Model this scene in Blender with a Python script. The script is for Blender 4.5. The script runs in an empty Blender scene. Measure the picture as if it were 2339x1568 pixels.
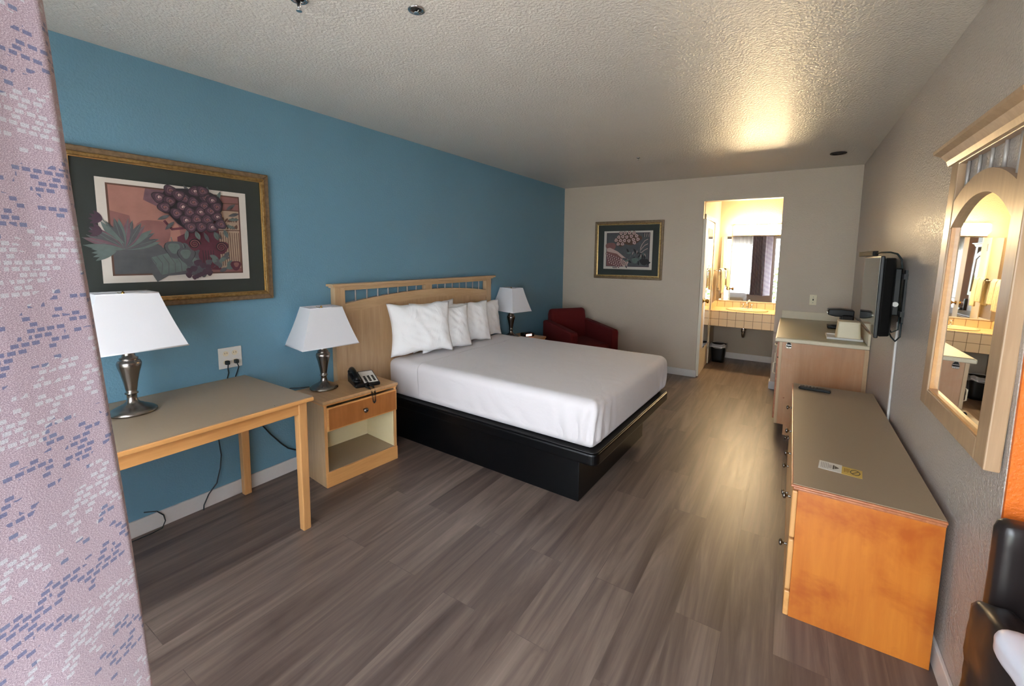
import bpy, bmesh, math, random
from mathutils import Vector, Matrix
from math import sin, cos, pi, radians
random.seed(7)
S = bpy.context.scene
COL = S.collection
W, D, H = 3.357, 5.493, 2.44
YF = -0.30            # inner face of the front wall

# ------------------------------------------------------------------ materials
def lin(c):
    return tuple(((v/255)/12.92 if v/255 <= 0.04045 else ((v/255+0.055)/1.055)**2.4) for v in c)

class NT:
    def __init__(s, name):
        s.m = bpy.data.materials.new(name); s.m.use_nodes = True
        s.t = s.m.node_tree; s.n = s.t.nodes; s.l = s.t.links
        s.b = s.n['Principled BSDF']; s.out = s.n['Material Output']
    def add(s, typ, **kw):
        n = s.n.new(typ)
        for k, v in kw.items(): setattr(n, k, v)
        return n
    def link(s, a, b): s.l.new(a, b)
    def val(s, sock, v):
        if hasattr(v, 'is_linked') or isinstance(v, bpy.types.NodeSocket): s.l.new(v, sock)
        else: sock.default_value = v
    def math(s, op, a, b=0.0, c=None):
        n = s.add('ShaderNodeMath', operation=op)
        s.val(n.inputs[0], a); s.val(n.inputs[1], b)
        if c is not None: s.val(n.inputs[2], c)
        return n.outputs[0]
    def mix(s, f, a, b, mode='MIX'):
        n = s.add('ShaderNodeMix', data_type='RGBA', blend_type=mode)
        s.val(n.inputs[0], f)
        s.val(n.inputs[6], a if not isinstance(a, tuple) else (*a[:3], 1))
        s.val(n.inputs[7], b if not isinstance(b, tuple) else (*b[:3], 1))
        return n.outputs[2]
    def ramp(s, fac, stops):
        n = s.add('ShaderNodeValToRGB')
        e = n.color_ramp.elements
        while len(e) < len(stops): e.new(0.5)
        for el, (p, c) in zip(e, stops): el.position = p; el.color = (*c[:3], 1)
        s.val(n.inputs[0], fac); return n.outputs[0]
    def noise(s, vec, scale, detail=3, rough=.5, dist=0):
        n = s.add('ShaderNodeTexNoise'); s.l.new(vec, n.inputs['Vector'])
        n.inputs['Scale'].default_value = scale; n.inputs['Detail'].default_value = detail
        n.inputs['Roughness'].default_value = rough; n.inputs['Distortion'].default_value = dist
        return n.outputs['Fac']
    def pos(s, scale=(1, 1, 1), rot=(0, 0, 0), obj=True):
        tc = s.add('ShaderNodeTexCoord'); mp = s.add('ShaderNodeMapping')
        s.l.new(tc.outputs['Object' if obj else 'UV'], mp.inputs[0])
        mp.inputs['Scale'].default_value = scale; mp.inputs['Rotation'].default_value = rot
        return mp.outputs[0]
    def bump(s, h, strength=.3, dist=.01):
        n = s.add('ShaderNodeBump'); s.val(n.inputs['Height'], h)
        n.inputs['Strength'].default_value = strength; n.inputs['Distance'].default_value = dist
        s.l.new(n.outputs[0], s.b.inputs['Normal'])
    def set(s, **kw):
        for k, v in kw.items():
            s.val(s.b.inputs[k.replace('_', ' ')], (*v[:3], 1) if isinstance(v, tuple) else v)
        return s

def plain(name, rgb, rough=.5, metal=0, var=.06, nscale=30, bump=0, bscale=200, **kw):
    t = NT(name); c = lin(rgb); p = t.pos()
    n = t.noise(p, nscale, 3)
    col = t.mix(n, tuple(v*(1-var) for v in c), tuple(min(1, v*(1+var)) for v in c))
    t.set(Base_Color=col, Roughness=rough, Metallic=metal, **kw)
    if bump: t.bump(t.noise(p, bscale, 2), bump, .002)
    return t.m

def paint(name, rgb, rough=.45, strength=.35, scale=95, spec=.5):
    """rolled orange-peel wall paint"""
    t = NT(name); p = t.pos(); c = lin(rgb)
    n = t.noise(p, 2.5, 3)
    t.set(Base_Color=t.mix(n, tuple(v*.96 for v in c), tuple(v*1.04 for v in c)), Roughness=rough)
    t.b.inputs['Specular IOR Level'].default_value = spec
    a = t.noise(p, scale, 3, .55)
    t.bump(t.ramp(a, [(.38, (0, 0, 0)), (.62, (1, 1, 1))]), strength, .004)
    return t.m

def wood(name, rgb_a, rgb_b, axis='z', rough=.35, scale=1.0, blotch=0.0, rgb_c=None):
    t = NT(name)
    sc = {'x': (1.2, 14, 14), 'y': (14, 1.2, 14), 'z': (14, 14, 1.2)}[axis]
    p = t.pos(tuple(v*scale for v in sc))
    n1 = t.noise(p, 1.6, 5, .6, .6); n2 = t.noise(p, 6, 4, .6, .2)
    f = t.math('ADD', t.math('MULTIPLY', n1, .65), t.math('MULTIPLY', n2, .35))
    col = t.ramp(f, [(.32, lin(rgb_a)), (.68, lin(rgb_b))])
    if blotch:
        b = t.noise(t.pos((1, 1, 1)), 5.5, 4, .65, .4)
        col = t.mix(t.math('MULTIPLY', t.ramp(b, [(.45, (0, 0, 0)), (.7, (1, 1, 1))]), blotch), col, lin(rgb_c or rgb_a))
    t.set(Base_Color=col, Roughness=rough)
    t.b.inputs['Coat Weight'].default_value = .25; t.b.inputs['Coat Roughness'].default_value = .25
    t.bump(n2, .05, .002)
    return t.m

M = {}
M['blue'] = paint('blue_wall_paint', (107, 150, 171), .4, .22)
M['grey'] = paint('greige_wall_paint', (182, 173, 166), .3, .6, 110, .8)
M['grey_back'] = paint('greige_matte_paint', (202, 186, 166), .5, .2, 90)
M['ceil'] = paint('ceiling_paint', (206, 199, 190), .3, .6, 80, .85)
M['orange'] = paint('orange_wall_paint', (226, 112, 30), .55, .35)
M['bath'] = paint('bath_wall_paint', (172, 158, 138), .5, .3)
M['white_trim'] = plain('white_trim_paint', (214, 210, 206), .4, var=.03)
M['door_white'] = plain('white_door_paint', (226, 218, 200), .4, var=.03)
M['maple'] = wood('maple_wood', (182, 148, 110), (206, 174, 134), 'z')
M['maple_x'] = wood('maple_wood_across', (178, 136, 94), (204, 164, 118), 'x')
M['maple_y'] = wood('maple_wood_along', (186, 152, 112), (210, 178, 138), 'y')
M['honey'] = wood('honey_wood', (206, 146, 84), (226, 168, 104), 'y')
M['honey_z'] = wood('honey_wood_upright', (200, 146, 90), (222, 168, 108), 'z')
M['drawer'] = wood('amber_veneer', (158, 96, 44), (186, 118, 62), 'z', .35, .7, .35, (146, 84, 36))
M['orange_veneer'] = wood('orange_maple_veneer', (184, 100, 32), (208, 128, 48), 'z', .33, .5, .8, (166, 78, 22))
M['cherry'] = wood('reddish_edge_wood', (150, 84, 50), (190, 120, 78), 'y')
M['pinkwood'] = wood('pinkish_cabinet_veneer', (172, 124, 84), (198, 150, 110), 'z', .4, .5, .5, (186, 122, 72))
M['mirror_wood'] = wood('pale_mirror_frame_wood', (160, 130, 100), (182, 152, 120), 'z')
M['laminate'] = plain('brown_grey_laminate', (152, 133, 110), .42, var=.06, nscale=160)
M['counter'] = plain('sage_beige_counter', (172, 164, 132), .38, var=.05, nscale=140)
M['counter_edge'] = plain('cream_counter_edge', (220, 206, 178), .35, var=.03)
M['cream_inside'] = plain('cream_melamine', (232, 218, 176), .5, var=.03)
M['black'] = plain('black_laminate', (3, 4, 6), .34, var=.1)
M['black'].node_tree.nodes['Principled BSDF'].inputs['Specular IOR Level'].default_value = .3
M['blackp'] = plain('black_plastic', (14, 14, 15), .35, var=.1)
M['blackp'].node_tree.nodes['Principled BSDF'].inputs['Specular IOR Level'].default_value = .3
M['chrome'] = plain('chrome', (210, 210, 212), .12, 1, var=.02)
M['nickel'] = plain('brushed_nickel', (140, 134, 128), .26, 1, var=.05, nscale=60)
M['brass'] = plain('brass', (186, 146, 78), .2, 1, var=.04)
M['rod'] = plain('pewter_rod', (178, 172, 168), .4, .3, var=.03)
M['white_plastic'] = plain('white_plastic', (224, 222, 216), .35, var=.02)
M['ivory'] = plain('ivory_plastic', (232, 220, 190), .4, var=.02)
M['slot'] = plain('dark_slot', (40, 36, 34), .6, var=.02)
M['slot_black'] = plain('matte_black_plastic', (16, 16, 16), .75, var=.05)
M['cord'] = plain('dark_cord', (26, 38, 42), .5, var=.05)
M['mirror'] = NT('mirror_glass').set(Base_Color=(.93, .94, .92), Metallic=1.0, Roughness=.012).m
M['dark_liner'] = plain('dark_gap', (60, 44, 30), .6)
M['red'] = plain('dark_red_fabric', (92, 7, 7), .9, var=.18, nscale=220, bump=.3, bscale=500)
M['leather'] = plain('black_vinyl', (38, 33, 33), .32, var=.12, nscale=12, bump=.4, bscale=14)
M['bag'] = plain('white_bag_plastic', (206, 206, 216), .3, var=.05, nscale=10, bump=.25, bscale=20)
M['tile'] = None
M['paper'] = plain('white_paper', (214, 210, 200), .6, var=.02)
M['yellow'] = plain('yellow_card', (204, 170, 84), .6, var=.03)
M['ink'] = plain('dark_ink', (60, 52, 44), .6)
M['pale_ink'] = plain('pale_ink', (160, 154, 150), .6)
M['amber_ink'] = plain('amber_ink', (150, 110, 30), .6)
M['screen'] = NT('tv_screen_glass').set(Base_Color=(.012, .012, .014), Roughness=.04).m
M['screen'].node_tree.nodes['Principled BSDF'].inputs['Specular IOR Level'].default_value = 1.0
M['screen'].node_tree.nodes['Principled BSDF'].inputs['IOR'].default_value = 1.9

# cloth whites
def cloth(name, rgb, wr=.25, sc=5, **kw):
    t = NT(name); p = t.pos(); c = lin(rgb)
    n = t.noise(p, sc, 4, .55, .8)
    f = t.noise(p, 700, 2)
    t.set(Base_Color=t.mix(f, tuple(v*.97 for v in c), c), Roughness=.85)
    t.b.inputs['Sheen Weight'].default_value = .2
    t.bump(t.math('ADD', n, t.math('MULTIPLY', f, .02)), wr, .03)
    return t.m
M['sheet'] = cloth('white_sheet_cotton', (216, 211, 212), .25, 4)
M['pillow'] = cloth('white_pillowcase_cotton', (248, 248, 248), .35, 6)
M['towel'] = cloth('cream_towel_terry', (246, 238, 216), .5, 14)
t = NT('lamp_shade_fabric'); t.set(Base_Color=lin((242, 242, 246)), Roughness=.9)
tr = t.add('ShaderNodeBsdfTranslucent'); tr.inputs[0].default_value = (*lin((236, 234, 230)), 1)
mx = t.add('ShaderNodeMixShader'); mx.inputs[0].default_value = .35
t.link(t.b.outputs[0], mx.inputs[1]); t.link(tr.outputs[0], mx.inputs[2]); t.link(mx.outputs[0], t.out.inputs[0])
t.bump(t.noise(t.pos((1, 1, 1)), 900, 2), .08, .001)
M['shade'] = t.m
t = NT('sheer_curtain_voile'); t.set(Base_Color=(.9, .9, .92), Roughness=.9)
tr = t.add('ShaderNodeBsdfTranslucent'); tr.inputs[0].default_value = (.9, .92, .95, 1)
tp = t.add('ShaderNodeBsdfTransparent')
m1 = t.add('ShaderNodeMixShader'); m1.inputs[0].default_value = .6
m2 = t.add('ShaderNodeMixShader'); m2.inputs[0].default_value = .35
t.link(t.b.outputs[0], m1.inputs[1]); t.link(tr.outputs[0], m1.inputs[2])
t.link(m1.outputs[0], m2.inputs[1]); t.link(tp.outputs[0], m2.inputs[2]); t.link(m2.outputs[0], t.out.inputs[0])
M['sheer'] = t.m
t = NT('clear_liner_plastic'); t.set(Base_Color=(.8, .8, .82), Roughness=.2, Alpha=.35); M['liner'] = t.m
t = NT('window_glass'); t.set(Base_Color=(1, 1, 1), Roughness=0.0)
gl = t.add('ShaderNodeBsdfGlossy'); gl.inputs['Roughness'].default_value = 0
tp = t.add('ShaderNodeBsdfTransparent'); m1 = t.add('ShaderNodeMixShader'); m1.inputs[0].default_value = .06
t.link(tp.outputs[0], m1.inputs[1]); t.link(gl.outputs[0], m1.inputs[2]); t.link(m1.outputs[0], t.out.inputs[0])
M['glass'] = t.m
def emis(name, rgb, st):
    t = NT(name); t.set(Base_Color=rgb, Emission_Color=rgb, Emission_Strength=st); return t.m
M['tube_light'] = emis('lit_vanity_diffuser', (1.0, .73, .40), 62)
M['clock_led'] = emis('clock_display', (1.0, .45, .35), 3)
# gold frame
t = NT('antique_gold_frame'); p = t.pos(); n = t.noise(p, 60, 4, .7)
t.set(Base_Color=t.ramp(n, [(.35, lin((136, 108, 68))), (.6, lin((176, 146, 94)))]), Metallic=.75, Roughness=.34)
t.bump(n, .25, .002); M['gold'] = t.m
t = NT('brown_gold_frame_edge'); p = t.pos((1, 1, 1)); n = t.noise(p, 40, 4, .7)
t.set(Base_Color=t.ramp(n, [(.35, lin((112, 92, 68))), (.65, lin((138, 116, 88)))]), Metallic=.25, Roughness=.45)
t.bump(n, .2, .002); M['goldbrown'] = t.m
M['bright_gold'] = plain('bright_gold_fillet', (232, 200, 140), .25, 1)
M['matgreen'] = plain('dark_green_mat_board', (46, 52, 48), .7, var=.06, nscale=200)
M['matcream'] = plain('cream_mat_board', (206, 198, 188), .7, var=.02)

# floor planks running along y
t = NT('grey_brown_vinyl_planks')
br = t.add('ShaderNodeTexBrick'); t.link(t.pos((1, 1, 1), (0, 0, pi/2)), br.inputs['Vector'])
br.offset = .37; br.inputs['Scale'].default_value = 1
br.inputs['Brick Width'].default_value = 1.22; br.inputs['Row Height'].default_value = .178
br.inputs['Mortar Size'].default_value = .0012; br.inputs['Mortar Smooth'].default_value = .3
br.inputs['Color1'].default_value = (0, 0, 0, 1); br.inputs['Color2'].default_value = (1, 1, 1, 1); br.inputs['Mortar'].default_value = (.5, .5, .5, 1)
sep = t.add('ShaderNodeSeparateColor'); t.link(br.outputs['Color'], sep.inputs[0]); rnd = sep.outputs[0]
pp = t.pos((1, 1, 1)); off = t.add('ShaderNodeVectorMath', operation='ADD'); t.link(pp, off.inputs[0])
cb = t.add('ShaderNodeCombineXYZ'); t.link(t.math('MULTIPLY', rnd, 7.0), cb.inputs[0]); t.link(t.math('MULTIPLY', rnd, 31.0), cb.inputs[1]); t.link(cb.outputs[0], off.inputs[1])
mp = t.add('ShaderNodeMapping'); t.link(off.outputs[0], mp.inputs[0]); mp.inputs['Scale'].default_value = (8.5, .62, 1)
g1 = t.noise(mp.outputs[0], 1.0, 6, .62, 1.2)
mp2 = t.add('ShaderNodeMapping'); t.link(off.outputs[0], mp2.inputs[0]); mp2.inputs['Scale'].default_value = (48, 1.6, 1)
g2 = t.noise(mp2.outputs[0], 1.0, 4, .6, .4)
f = t.math('ADD', t.math('ADD', t.math('MULTIPLY', g1, .72), t.math('MULTIPLY', g2, .16)), t.math('MULTIPLY', rnd, .09))
c = t.ramp(f, [(.32, lin((68, 56, 51))), (.47, lin((96, 82, 75))), (.64, lin((128, 113, 102)))])
c = t.mix(t.math('MULTIPLY', br.outputs['Fac'], .4), c, lin((54, 46, 42)))
t.set(Base_Color=c, Roughness=t.math('ADD', t.math('MULTIPLY', g2, .12), .32))
t.bump(t.math('ADD', t.math('MULTIPLY', g2, .5), t.math('MULTIPLY', br.outputs['Fac'], -1.0)), .12, .002)
M['floor'] = t.m

# bathroom tile (object coordinates; grid lines are narrow grout)
t = NT('cream_square_tile')
def gridline(t, coord, pitch, off, wd):
    v = t.math('FRACT', t.math('DIVIDE', t.math('SUBTRACT', coord, off), pitch))
    a = t.math('LESS_THAN', v, wd/pitch); b = t.math('GREATER_THAN', v, 1-wd/pitch)
    return t.math('MAXIMUM', a, b)
sx = t.add('ShaderNodeSeparateXYZ'); t.link(t.pos(), sx.inputs[0])
g = t.math('MAXIMUM', gridline(t, sx.outputs[0], .1045, 1.995, .0022), gridline(t, sx.outputs[2], .1015, .647, .0022))
t.set(Base_Color=t.mix(g, lin((238, 214, 172)), lin((120, 92, 58))), Roughness=.25)
M['tile'] = t.m
M['tile_plain'] = plain('cream_tile_glaze', (238, 216, 170), .25, var=.03)
M['porcelain'] = plain('cream_porcelain', (240, 226, 186), .15, var=.02)

# curtain: pink grey weave with blue and pale cyan dashes, laid out in the cloth's own UV (metres)
t = NT('pink_blue_woven_curtain')
tc = t.add('ShaderNodeTexCoord'); uvs = t.add('ShaderNodeSeparateXYZ'); t.link(tc.outputs['UV'], uvs.inputs[0])
U, V = uvs.outputs[0], uvs.outputs[1]
PU, PV = .0104, .0062
row = t.math('FLOOR', t.math('DIVIDE', V, PV))
ush = t.math('ADD', t.math('DIVIDE', U, PU), t.math('MULTIPLY', row, .37))
colm = t.math('FLOOR', ush)
fu = t.math('FRACT', ush); fv = t.math('FRACT', t.math('DIVIDE', V, PV))
inside = t.math('MULTIPLY', t.math('GREATER_THAN', fv, .22), t.math('LESS_THAN', fv, .86))
inside_u = t.math('MULTIPLY', t.math('GREATER_THAN', fu, .13), t.math('LESS_THAN', fu, .87))
inside = t.math('MULTIPLY', inside, inside_u)
cx_ = t.add('ShaderNodeCombineXYZ'); t.link(colm, cx_.inputs[0]); t.link(row, cx_.inputs[1])
wn = t.add('ShaderNodeTexWhiteNoise', noise_dimensions='2D'); t.link(cx_.outputs[0], wn.inputs[0]); rn = wn.outputs[0]
band = t.math('SINE', t.math('ADD', t.math('MULTIPLY', V, 2*pi/.135), t.math('MULTIPLY', U, 18)))
clump = t.noise(tc.outputs['UV'], 34, 1)
isb = t.math('MULTIPLY', inside, t.math('GREATER_THAN', t.math('ADD', t.math('ADD', rn, t.math('MULTIPLY', band, .42)), clump), 1.44))
isc = t.math('MULTIPLY', inside, t.math('GREATER_THAN', t.math('ADD', t.math('SUBTRACT', rn, t.math('MULTIPLY', band, .40)), clump), 1.34))
thread = t.add('ShaderNodeMapping'); t.link(tc.outputs['UV'], thread.inputs[0]); thread.inputs['Scale'].default_value = (700, 1500, 1); thread.inputs['Rotation'].default_value = (0, 0, .5)
th = t.noise(thread.outputs[0], 1, 2, .6)
base = t.ramp(th, [(.3, lin((116, 101, 113))), (.52, lin((160, 143, 156))), (.7, lin((210, 199, 208)))])
c = t.mix(t.math('MULTIPLY', isc, t.math('MULTIPLY', th, .8)), base, lin((196, 216, 222)))
c = t.mix(t.math('MULTIPLY', isb, .85), c, t.ramp(th, [(.3, lin((56, 66, 108))), (.7, lin((84, 98, 142)))]))
t.set(Base_Color=c, Roughness=.75); t.b.inputs['Sheen Weight'].default_value = .3
t.bump(th, .5, .0008)
M['curtain'] = t.m
M['grey_curtain'] = plain('grey_curtain_back', (120, 116, 116), .9, bump=.2)
M['paving'] = plain('concrete_walkway', (204, 200, 192), .85, var=.12, nscale=4)
M['leaf'] = plain('hedge_leaf', (96, 140, 60), .6, var=.4, nscale=8)

# ------------------------------------------------------------------ mesh builder
class MB:
    def __init__(s): s.bm = bmesh.new(); s.mi = 0
    def mat(s, i): s.mi = i; return s
    def _f(s, vs):
        try:
            f = s.bm.faces.new(vs); f.material_index = s.mi; return f
        except ValueError: return None
    def box(s, x0, x1, y0, y1, z0, z1, bev=0, seg=2, M4=None):
        r = bmesh.ops.create_cube(s.bm, size=1)
        vs = r['verts']
        for v in vs:
            v.co = Vector(((x0+x1)/2+v.co.x*(x1-x0), (y0+y1)/2+v.co.y*(y1-y0), (z0+z1)/2+v.co.z*(z1-z0)))
        fs = set(f for v in vs for f in v.link_faces)
        if bev:
            es = list(set(e for v in vs for e in v.link_edges))
            rb = bmesh.ops.bevel(s.bm, geom=es, offset=bev, segments=seg, affect='EDGES', profile=.5)
            fs = set(rb['faces']) | set(f for f in fs if f.is_valid)
            vs = list(set(v for f in fs for v in f.verts))
        for f in fs:
            f.material_index = s.mi; f.smooth = False
        if M4: bmesh.ops.transform(s.bm, matrix=M4, verts=vs)
        return s
    def quad(s, a, b, c, d): s._f([s.bm.verts.new(p) for p in (a, b, c, d)]); return s
    def tube(s, pts, r, seg=10, closed=False, caps=True):
        P = [Vector(p) for p in pts]; n = len(P); rings = []
        rr = r if isinstance(r, (list, tuple)) else [r]*n
        up = Vector((0, 0, 1))
        for i in range(n):
            a = P[i-1] if (i > 0 or closed) else P[i]; b = P[(i+1) % n] if (i < n-1 or closed) else P[i]
            tdir = (b-a).normalized()
            if i == 0: side = tdir.cross(up if abs(tdir.z) < .9 else Vector((1, 0, 0))).normalized()
            else: side = (side - tdir*side.dot(tdir)).normalized()
            o = tdir.cross(side)
            rings.append([s.bm.verts.new(P[i]+side*cos(2*pi*k/seg)*rr[i]+o*sin(2*pi*k/seg)*rr[i]) for k in range(seg)])
        for i in range(n if closed else n-1):
            A, B = rings[i], rings[(i+1) % n]
            for k in range(seg):
                f = s._f([A[k], A[(k+1) % seg], B[(k+1) % seg], B[k]])
                if f: f.smooth = True
        if caps and not closed:
            s._f(rings[0][::-1]); s._f(rings[-1])
        return s
    def lathe(s, prof, c=(0, 0, 0), seg=32, axis='z', caps=True):
        rings = []
        for r, h in prof:
            ring = []
            for k in range(seg):
                a = 2*pi*k/seg; x, y = r*cos(a), r*sin(a)
                p = {'z': (x, y, h), 'x': (h, x, y), 'y': (x, h, y)}[axis]
                ring.append(s.bm.verts.new(Vector(c)+Vector(p)))
            rings.append(ring)
        for A, B in zip(rings, rings[1:]):
            for k in range(seg):
                f = s._f([A[k], A[(k+1) % seg], B[(k+1) % seg], B[k]])
                if f: f.smooth = True
        if caps: s._f(rings[0][::-1]); s._f(rings[-1])
        return s
    def prism(s, poly, axis, a, b):
        """extrude a 2D outline between a and b along axis"""
        def P(u, v, w): return {'x': (w, u, v), 'y': (u, w, v), 'z': (u, v, w)}[axis]
        A = [s.bm.verts.new(P(u, v, a)) for u, v in poly]; B = [s.bm.verts.new(P(u, v, b)) for u, v in poly]
        n = len(poly)
        for k in range(n): s._f([A[k], A[(k+1) % n], B[(k+1) % n], B[k]])
        s._f(A[::-1]); s._f(B)
        return s
    def sphere(s, c, r, seg=16, sc=(1, 1, 1)):
        res = bmesh.ops.create_uvsphere(s.bm, u_segments=seg, v_segments=max(6, seg//2), radius=r)
        for v in res['verts']: v.co = Vector(c)+Vector((v.co.x*sc[0], v.co.y*sc[1], v.co.z*sc[2]))
        for f in set(f for v in res['verts'] for f in v.link_faces): f.smooth = True; f.material_index = s.mi
        return s
    def build(s, name, mats, parent=None, smooth=False, bevel=0, fix=True):
        if fix: bmesh.ops.recalc_face_normals(s.bm, faces=s.bm.faces)
        me = bpy.data.meshes.new(name); s.bm.to_mesh(me); s.bm.free()
        for m in (mats if isinstance(mats, (list, tuple)) else [mats]): me.materials.append(m)
        if smooth:
            for p in me.polygons: p.use_smooth = True
        o = bpy.data.objects.new(name, me); COL.objects.link(o)
        if parent: o.parent = parent
        if bevel:
            b = o.modifiers.new('bevel', 'BEVEL'); b.width = bevel; b.segments = 2; b.limit_method = 'ANGLE'; b.angle_limit = radians(40)
        return o

def tag(o, label, cat, group=None, kind=None):
    o['label'] = label; o['category'] = cat
    if group: o['group'] = group
    if kind: o['kind'] = kind
    return o
def thing(name, label, cat, loc=(0, 0, 0), rz=0, group=None):
    o = bpy.data.objects.new(name, None); o.empty_display_size = .1; COL.objects.link(o)
    o.location = loc; o.rotation_euler = (0, 0, rz)
    return tag(o, label, cat, group)
def struct(name, mb, mats, **kw):
    o = mb.build(name, mats, **kw); o['kind'] = 'structure'; return o
def box(name, dims, mat, parent=None, bev=0, seg=2):
    return MB().box(*dims, bev=bev, seg=seg).build(name, mat, parent)
def grid_mesh(nu, nv, fn, uv=None):
    m = MB(); G = [[m.bm.verts.new(fn(i/(nu-1), j/(nv-1))) for j in range(nv)] for i in range(nu)]
    lay = m.bm.loops.layers.uv.new('UVMap') if uv else None
    for i in range(nu-1):
        for j in range(nv-1):
            f = m.bm.faces.new([G[i][j], G[i+1][j], G[i+1][j+1], G[i][j+1]]); f.smooth = True
            if uv:
                for lp, (a, b) in zip(f.loops, ((i, j), (i+1, j), (i+1, j+1), (i, j+1))):
                    lp[lay].uv = uv(a/(nu-1), b/(nv-1))
    return m
def copy_tree(o, parent=None):
    c = o.copy(); COL.objects.link(c)
    if parent: c.parent = parent
    for ch in list(o.children): copy_tree(ch, c)
    return c

# ------------------------------------------------------------------ the room
DX0, DX1, DZ = 1.866, 2.678, 2.16
YB, XB1 = 6.885, 2.85     # bathroom alcove back wall and right wall
struct('floor', MB().box(-.12, 4.42, YF-.15, D, -.06, 0).box(-.12, XB1+.1, D, YB+.12, -.06, 0), M['floor'])
struct('ceiling', MB().box(-.12, 4.42, YF-.15, YB+.12, H, H+.08), M['ceil'])
struct('wall_left', MB().box(-.12, 0, YF-.15, YB+.12, 0, H), M['blue'])
struct('wall_back', MB().box(0, DX0, D, D+.115, 0, H).box(DX1, W, D, D+.115, 0, H).box(DX0, DX1, D, D+.115, DZ, H), M['grey_back'])
struct('wall_right', MB().box(W, W+.12, 1.604, D+.115, 0, H), M['grey'])
struct('wall_recess', MB().box(W+.002, W+.12, 1.592, 1.603, 0, H).box(W+.12, 4.3, 1.592, 1.7, 0, H), M['orange'])
struct('wall_entry', MB().box(4.3, 4.42, YF-.15, 1.7, 0, H), M['grey'])
WX0, WX1, WZ0, WZ1 = .55, 1.86, .47, 1.9
EX0, EX1, EZ = 2.37, 3.27, 2.05
struct('wall_front', MB().box(0, WX0, YF-.15, YF, 0, H).box(WX0, WX1, YF-.15, YF, 0, WZ0).box(WX0, WX1, YF-.15, YF, WZ1, H)
       .box(WX1, EX0, YF-.15, YF, 0, H).box(EX0, EX1, YF-.15, YF, EZ, H).box(EX1, 4.3, YF-.15, YF, 0, H), M['grey_back'])
struct('wall_bath_left', MB().box(DX0-.115, DX0, D+.115, 5.575, 0, H).box(DX0-.115, DX0, 5.575, 6.345, 1.97, H).box(DX0-.115, DX0, 6.345, YB, 0, H).box(DX0-.13, DX0-.06, 5.575, 6.345, 0, 1.97), M['bath'])
struct('wall_bath_back', MB().box(0, XB1+.1, YB, YB+.12, 0, H), M['bath'])
struct('wall_bath_right', MB().box(XB1, XB1+.1, D+.115, YB, 0, H), M['bath'])
struct('baseboard_left', MB().box(0, .013, YF, D-.013, 0, .088, .003), M['white_trim'])
struct('baseboard_back', MB().box(0, DX0+.012, D-.013, D, 0, .088, .003).box(DX0, DX0+.012, D, D+.08, 0, .088, .003).box(DX1-.012, 2.77, D-.013, D, 0, .088, .003).box(DX1-.012, DX1, D, D+.115, 0, .088, .003), M['white_trim'])
struct('baseboard_right', MB().box(W-.013, W, 1.6, 4.05, 0, .088, .003), M['white_trim'])
struct('baseboard_bath', MB().box(DX0, XB1, YB-.013, YB, 0, .088, .003), M['white_trim'])
wf = MB()
for a in ((WX0, WX1, YF-.09, YF-.04, WZ0, WZ0+.04), (WX0, WX1, YF-.09, YF-.04, WZ1-.04, WZ1), (WX0, WX0+.04, YF-.09, YF-.04, WZ0, WZ1), (WX1-.04, WX1, YF-.09, YF-.04, WZ0, WZ1), (1.19, 1.23, YF-.09, YF-.04, WZ0, WZ1)): wf.box(*a)
wn_ = struct('window_1', wf, M['white_trim'])
box('pane', (WX0+.04, WX1-.04, YF-.07, YF-.064, WZ0+.04, WZ1-.04), M['glass'], wn_)
struct('trim_1', MB().box(EX0-.05, EX0, YF-.16, YF+.012, 0, EZ+.05).box(EX1, EX1+.05, YF-.16, YF+.012, 0, EZ+.05).box(EX0, EX1, YF-.16, YF+.012, EZ, EZ+.05), M['white_trim'])
struct('trim_2', MB().box(WX0-.03, WX1+.01, YF, YF+.05, WZ0-.03, WZ0), M['white_trim'])
# outside: concrete walkway and hedge
tag(MB().box(-3, 8, YF-6, YF-.15, -.12, -.02).build('walkway', M['paving']), 'concrete walkway outside the entrance door', 'walkway', kind='structure')
hm = MB()
for k in range(900):
    cx, cy, cz = random.uniform(1.2, 3.6), random.uniform(-3.6, -3.0), random.uniform(0, 1.25)
    a = random.uniform(0, pi); s_ = random.uniform(.04, .08); v = Vector((cos(a), sin(a), random.uniform(-.5, .5)))*s_; w = Vector((-sin(a)*.4, cos(a)*.4, .6))*s_
    c0 = Vector((cx, cy, cz)); hm.quad(c0-v, c0-w, c0+v, c0+w)
tag(hm.build('hedge', M['leaf'], fix=False), 'green hedge outside the entrance, seen in the vanity mirror', 'hedge', kind='stuff')

# door in the alcove's left wall, with mirror panel
# hinged at its far edge, standing slightly ajar into the alcove
dr = struct('door_1', MB().box(-.035, 0, -.815, 0, .012, 1.955, .002), M['door_white'])
dr.location = (DX0+.006, 6.325, 0); dr.rotation_euler = (0, 0, .036)
MB().box(.0, .008, -.60, -.17, .33, 1.86).build('mirror_panel', M['mirror'], dr)
MB().lathe([(.026, 0), (.026, .006), (.011, .010), (.011, .032), (.022, .040), (.028, .052), (.024, .064), (.008, .070)], (0, -.745, .955), 20, 'x').build('door_knob', M['brass'], dr)
for z_ in (1.66, .22): MB().box(.0, .007, -.016, .004, z_, z_+.09).build('hinge', M['nickel'], dr)
struct('trim_3', MB().box(DX0+.001, DX0+.016, 6.345, 6.405, 0, 2.02, .003).box(DX0+.001, DX0+.016, 5.60, 6.345, 1.965, 2.02, .003), M['door_white'])
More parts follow.
